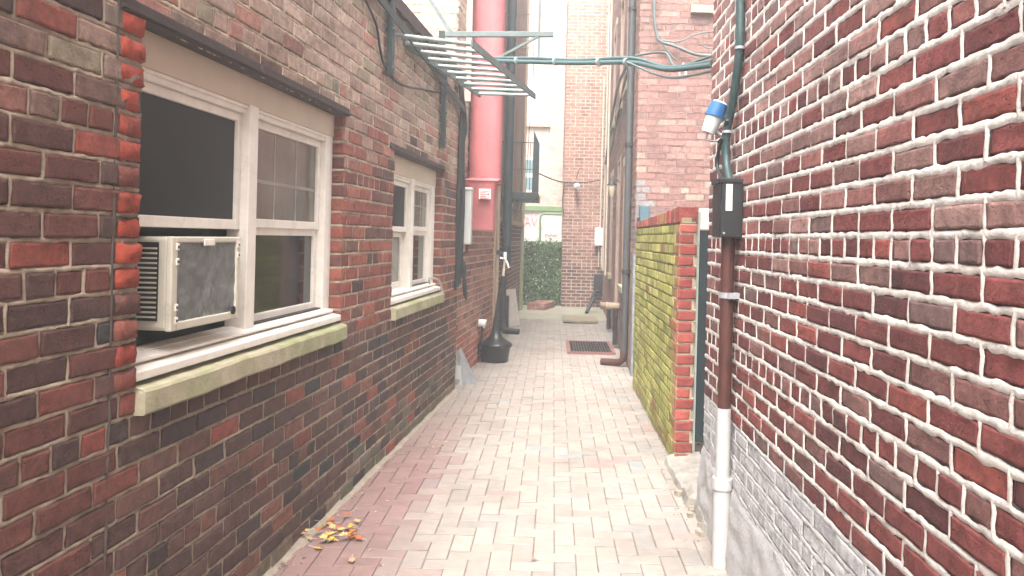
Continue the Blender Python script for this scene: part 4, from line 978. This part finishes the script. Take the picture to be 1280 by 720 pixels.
    for (u, off) in ((757, -.08), (760, -.12)):
        a = wf(u, 200, off); m.tube([(a.x, a.y, .9), (a.x, a.y, 7.3)], .018, 8, curve=False)
    m.build('service_conduits', CREAM, label='pair of thin pale conduits climbing the far part of the mauve house', cat='conduit')
    m = MB(); a = wf(757, 205, -.08); b = wf(763, 160, -.05); c = wf(772, 110, -.05); d = wf(786, 78, -.05); m.tube([a, b, c, d], .022, 8); a = wf(758, 200, -.08); b = wf(765, 185, -.05); c = wf(775, 130, -.05); d = wf(787, 80, -.06); m.tube([a, b, c, d], .014, 8)
    m.build('side_cables', DKTEAL, label='dark cables slanting up the side of the mauve house', cat='cable')
ground_fittings()

# ================================================================== FALLEN LEAVES
def leaves():
    R = random.Random(21)
    cols = {'pale yellow': lin(190, 164, 104), 'yellow': lin(192, 148, 52), 'orange': lin(178, 92, 40), 'tan': lin(168, 134, 96), 'brown': lin(120, 74, 48)}
    def leaf(x, y, s_, c, lift=.0, label=None, group=None, maple=True):
        m = MB(T(x, y, .006+lift) @ Matrix.Rotation(R.uniform(0, 6.28), 4, 'Z') @ Matrix.Rotation(R.uniform(-.25, .25), 4, 'X') @ Matrix.Rotation(R.uniform(-.25, .25), 4, 'Y'))
        n = 20; rad = []
        for k in range(n):
            a = k/n; base = (1, .62, .78, .5) if maple else (1, .9, .7, .8)
            rad.append(s_*base[k % 4]*(1-.35*abs(math.sin(math.pi*a)))*R.uniform(.8, 1.1))
        cu = R.uniform(.1, .35)
        vs = [(0, 0, 0)]; 
        for ring in (.5, 1):
            for k in range(n):
                a = 2*math.pi*k/n; rr = rad[k]*ring; xx, yy = rr*math.cos(a), rr*math.sin(a)*.8; vs.append((xx, yy, cu*(yy*yy+.4*xx*xx)/s_+R.uniform(0, .002)+ring*.002))
        fs = [(0, 1+k, 1+(k+1) % n) for k in range(n)]+[(1+k, 1+n+k, 1+n+(k+1) % n, 1+(k+1) % n) for k in range(n)]
        m.add(vs, fs, 0, True, tuple(q*R.uniform(.85, 1.1) for q in c))
        m.tube([(-s_*.3, 0, .002), (-s_*.9, 0, .004), (-s_*1.15, s_*.1, .003)], .0008, 5)
        return m.build('fallen_leaf', LEAF, label=label, cat='leaf', group=group, base=(x, y, 0), solid=.0006)
    g = 'leaves heaped on the paving by the left wall'
    for k in range(36):
        u = R.gauss(418, 20); v = 667+R.gauss(0, 9)-(u-418)*.12; p = gnd(u, v); nm = R.choice(['pale yellow', 'orange', 'tan', 'yellow', 'tan', 'orange', 'brown'])
        leaf(p.x, p.y, R.uniform(.024, .042), cols[nm], R.uniform(0, .03), nm+' leaf in the heap by the left wall', g)
    p = gnd(449, 677); leaf(p.x, p.y, .045, cols['orange'], .012, 'large bright orange leaf at the right edge of the heap')
    p = gnd(396, 688); leaf(p.x, p.y, .036, cols['yellow'], .004, 'bright yellow leaf lying just below the heap')
    p = gnd(404, 660); leaf(p.x, p.y, .034, cols['pale yellow'], .006, 'pale yellow leaf at the left edge of the heap')
    p = gnd(440, 703); leaf(p.x, p.y, .036, cols['tan'], .006, 'tan leaf lying below the heap at the bottom of the photo')
    p = gnd(668, 702); leaf(p.x, p.y, .024, cols['tan'], .004, 'single pale leaf alone in the middle of the paving', maple=False)
    p = gnd(355, 708); leaf(p.x, p.y, .028, cols['brown'], .004, 'brown leaf closest to the left wall at the bottom corner')
    g2 = 'small leaf scraps scattered along the left of the paving'
    for (u, v) in ((420, 645), (446, 640), (453, 617), (495, 605), (505, 600), (535, 556), (541, 558), (548, 552), (556, 555), (552, 560), (560, 552), (515, 585), (520, 590), (474, 710), (468, 640), (500, 540), (530, 590), (610, 505), (622, 508), (575, 545), (865, 640), (868, 632), (380, 700), (470, 655), (483, 628), (460, 690), (520, 575), (545, 572), (563, 530), (590, 500), (585, 520), (600, 490), (640, 560), (790, 600), (850, 690)):
        p = gnd(u+R.uniform(-3, 3), v+R.uniform(-2, 2)); nm = R.choice(['tan', 'brown', 'pale yellow']); leaf(p.x, p.y, R.uniform(.008, .015), cols[nm], 0, 'tiny '+nm+' leaf scrap on the paving', g2, False)
leaves()

def grit():
    R = random.Random(33); m = MB()
    for k in range(900):
        t = R.random()
        if t < .6: y = R.uniform(2.9, 9); x = -1.454+.069*y+.02+abs(R.gauss(0, .06))
        elif t < .85: y = R.uniform(5.2, 9); x = .845-abs(R.gauss(0, .04))
        else: y = R.uniform(3.2, 5.2); x = .79-abs(R.gauss(0, .05))
        s_ = R.uniform(.0015, .0055); c = Vector((x, y, .001)); a0 = R.uniform(0, 6)
        vs = [tuple(c+Vector((math.cos(a0+a)*s_*R.uniform(.6, 1.3), math.sin(a0+a)*s_*R.uniform(.6, 1.3), 0))) for a in (0, 1.5, 3, 4.5)]+[tuple(c+Vector((0, 0, s_)))]
        m.add(vs, [(0, 1, 4), (1, 2, 4), (2, 3, 4), (3, 0, 4)], 0, False, R.choice([lin(92, 76, 60), lin(140, 126, 108), lin(70, 60, 52), lin(150, 120, 80)]))
    m.build('grit', LEAF, kind='stuff', label='fine grit and crumbled leaf along the wall bases', cat='grit')
grit()
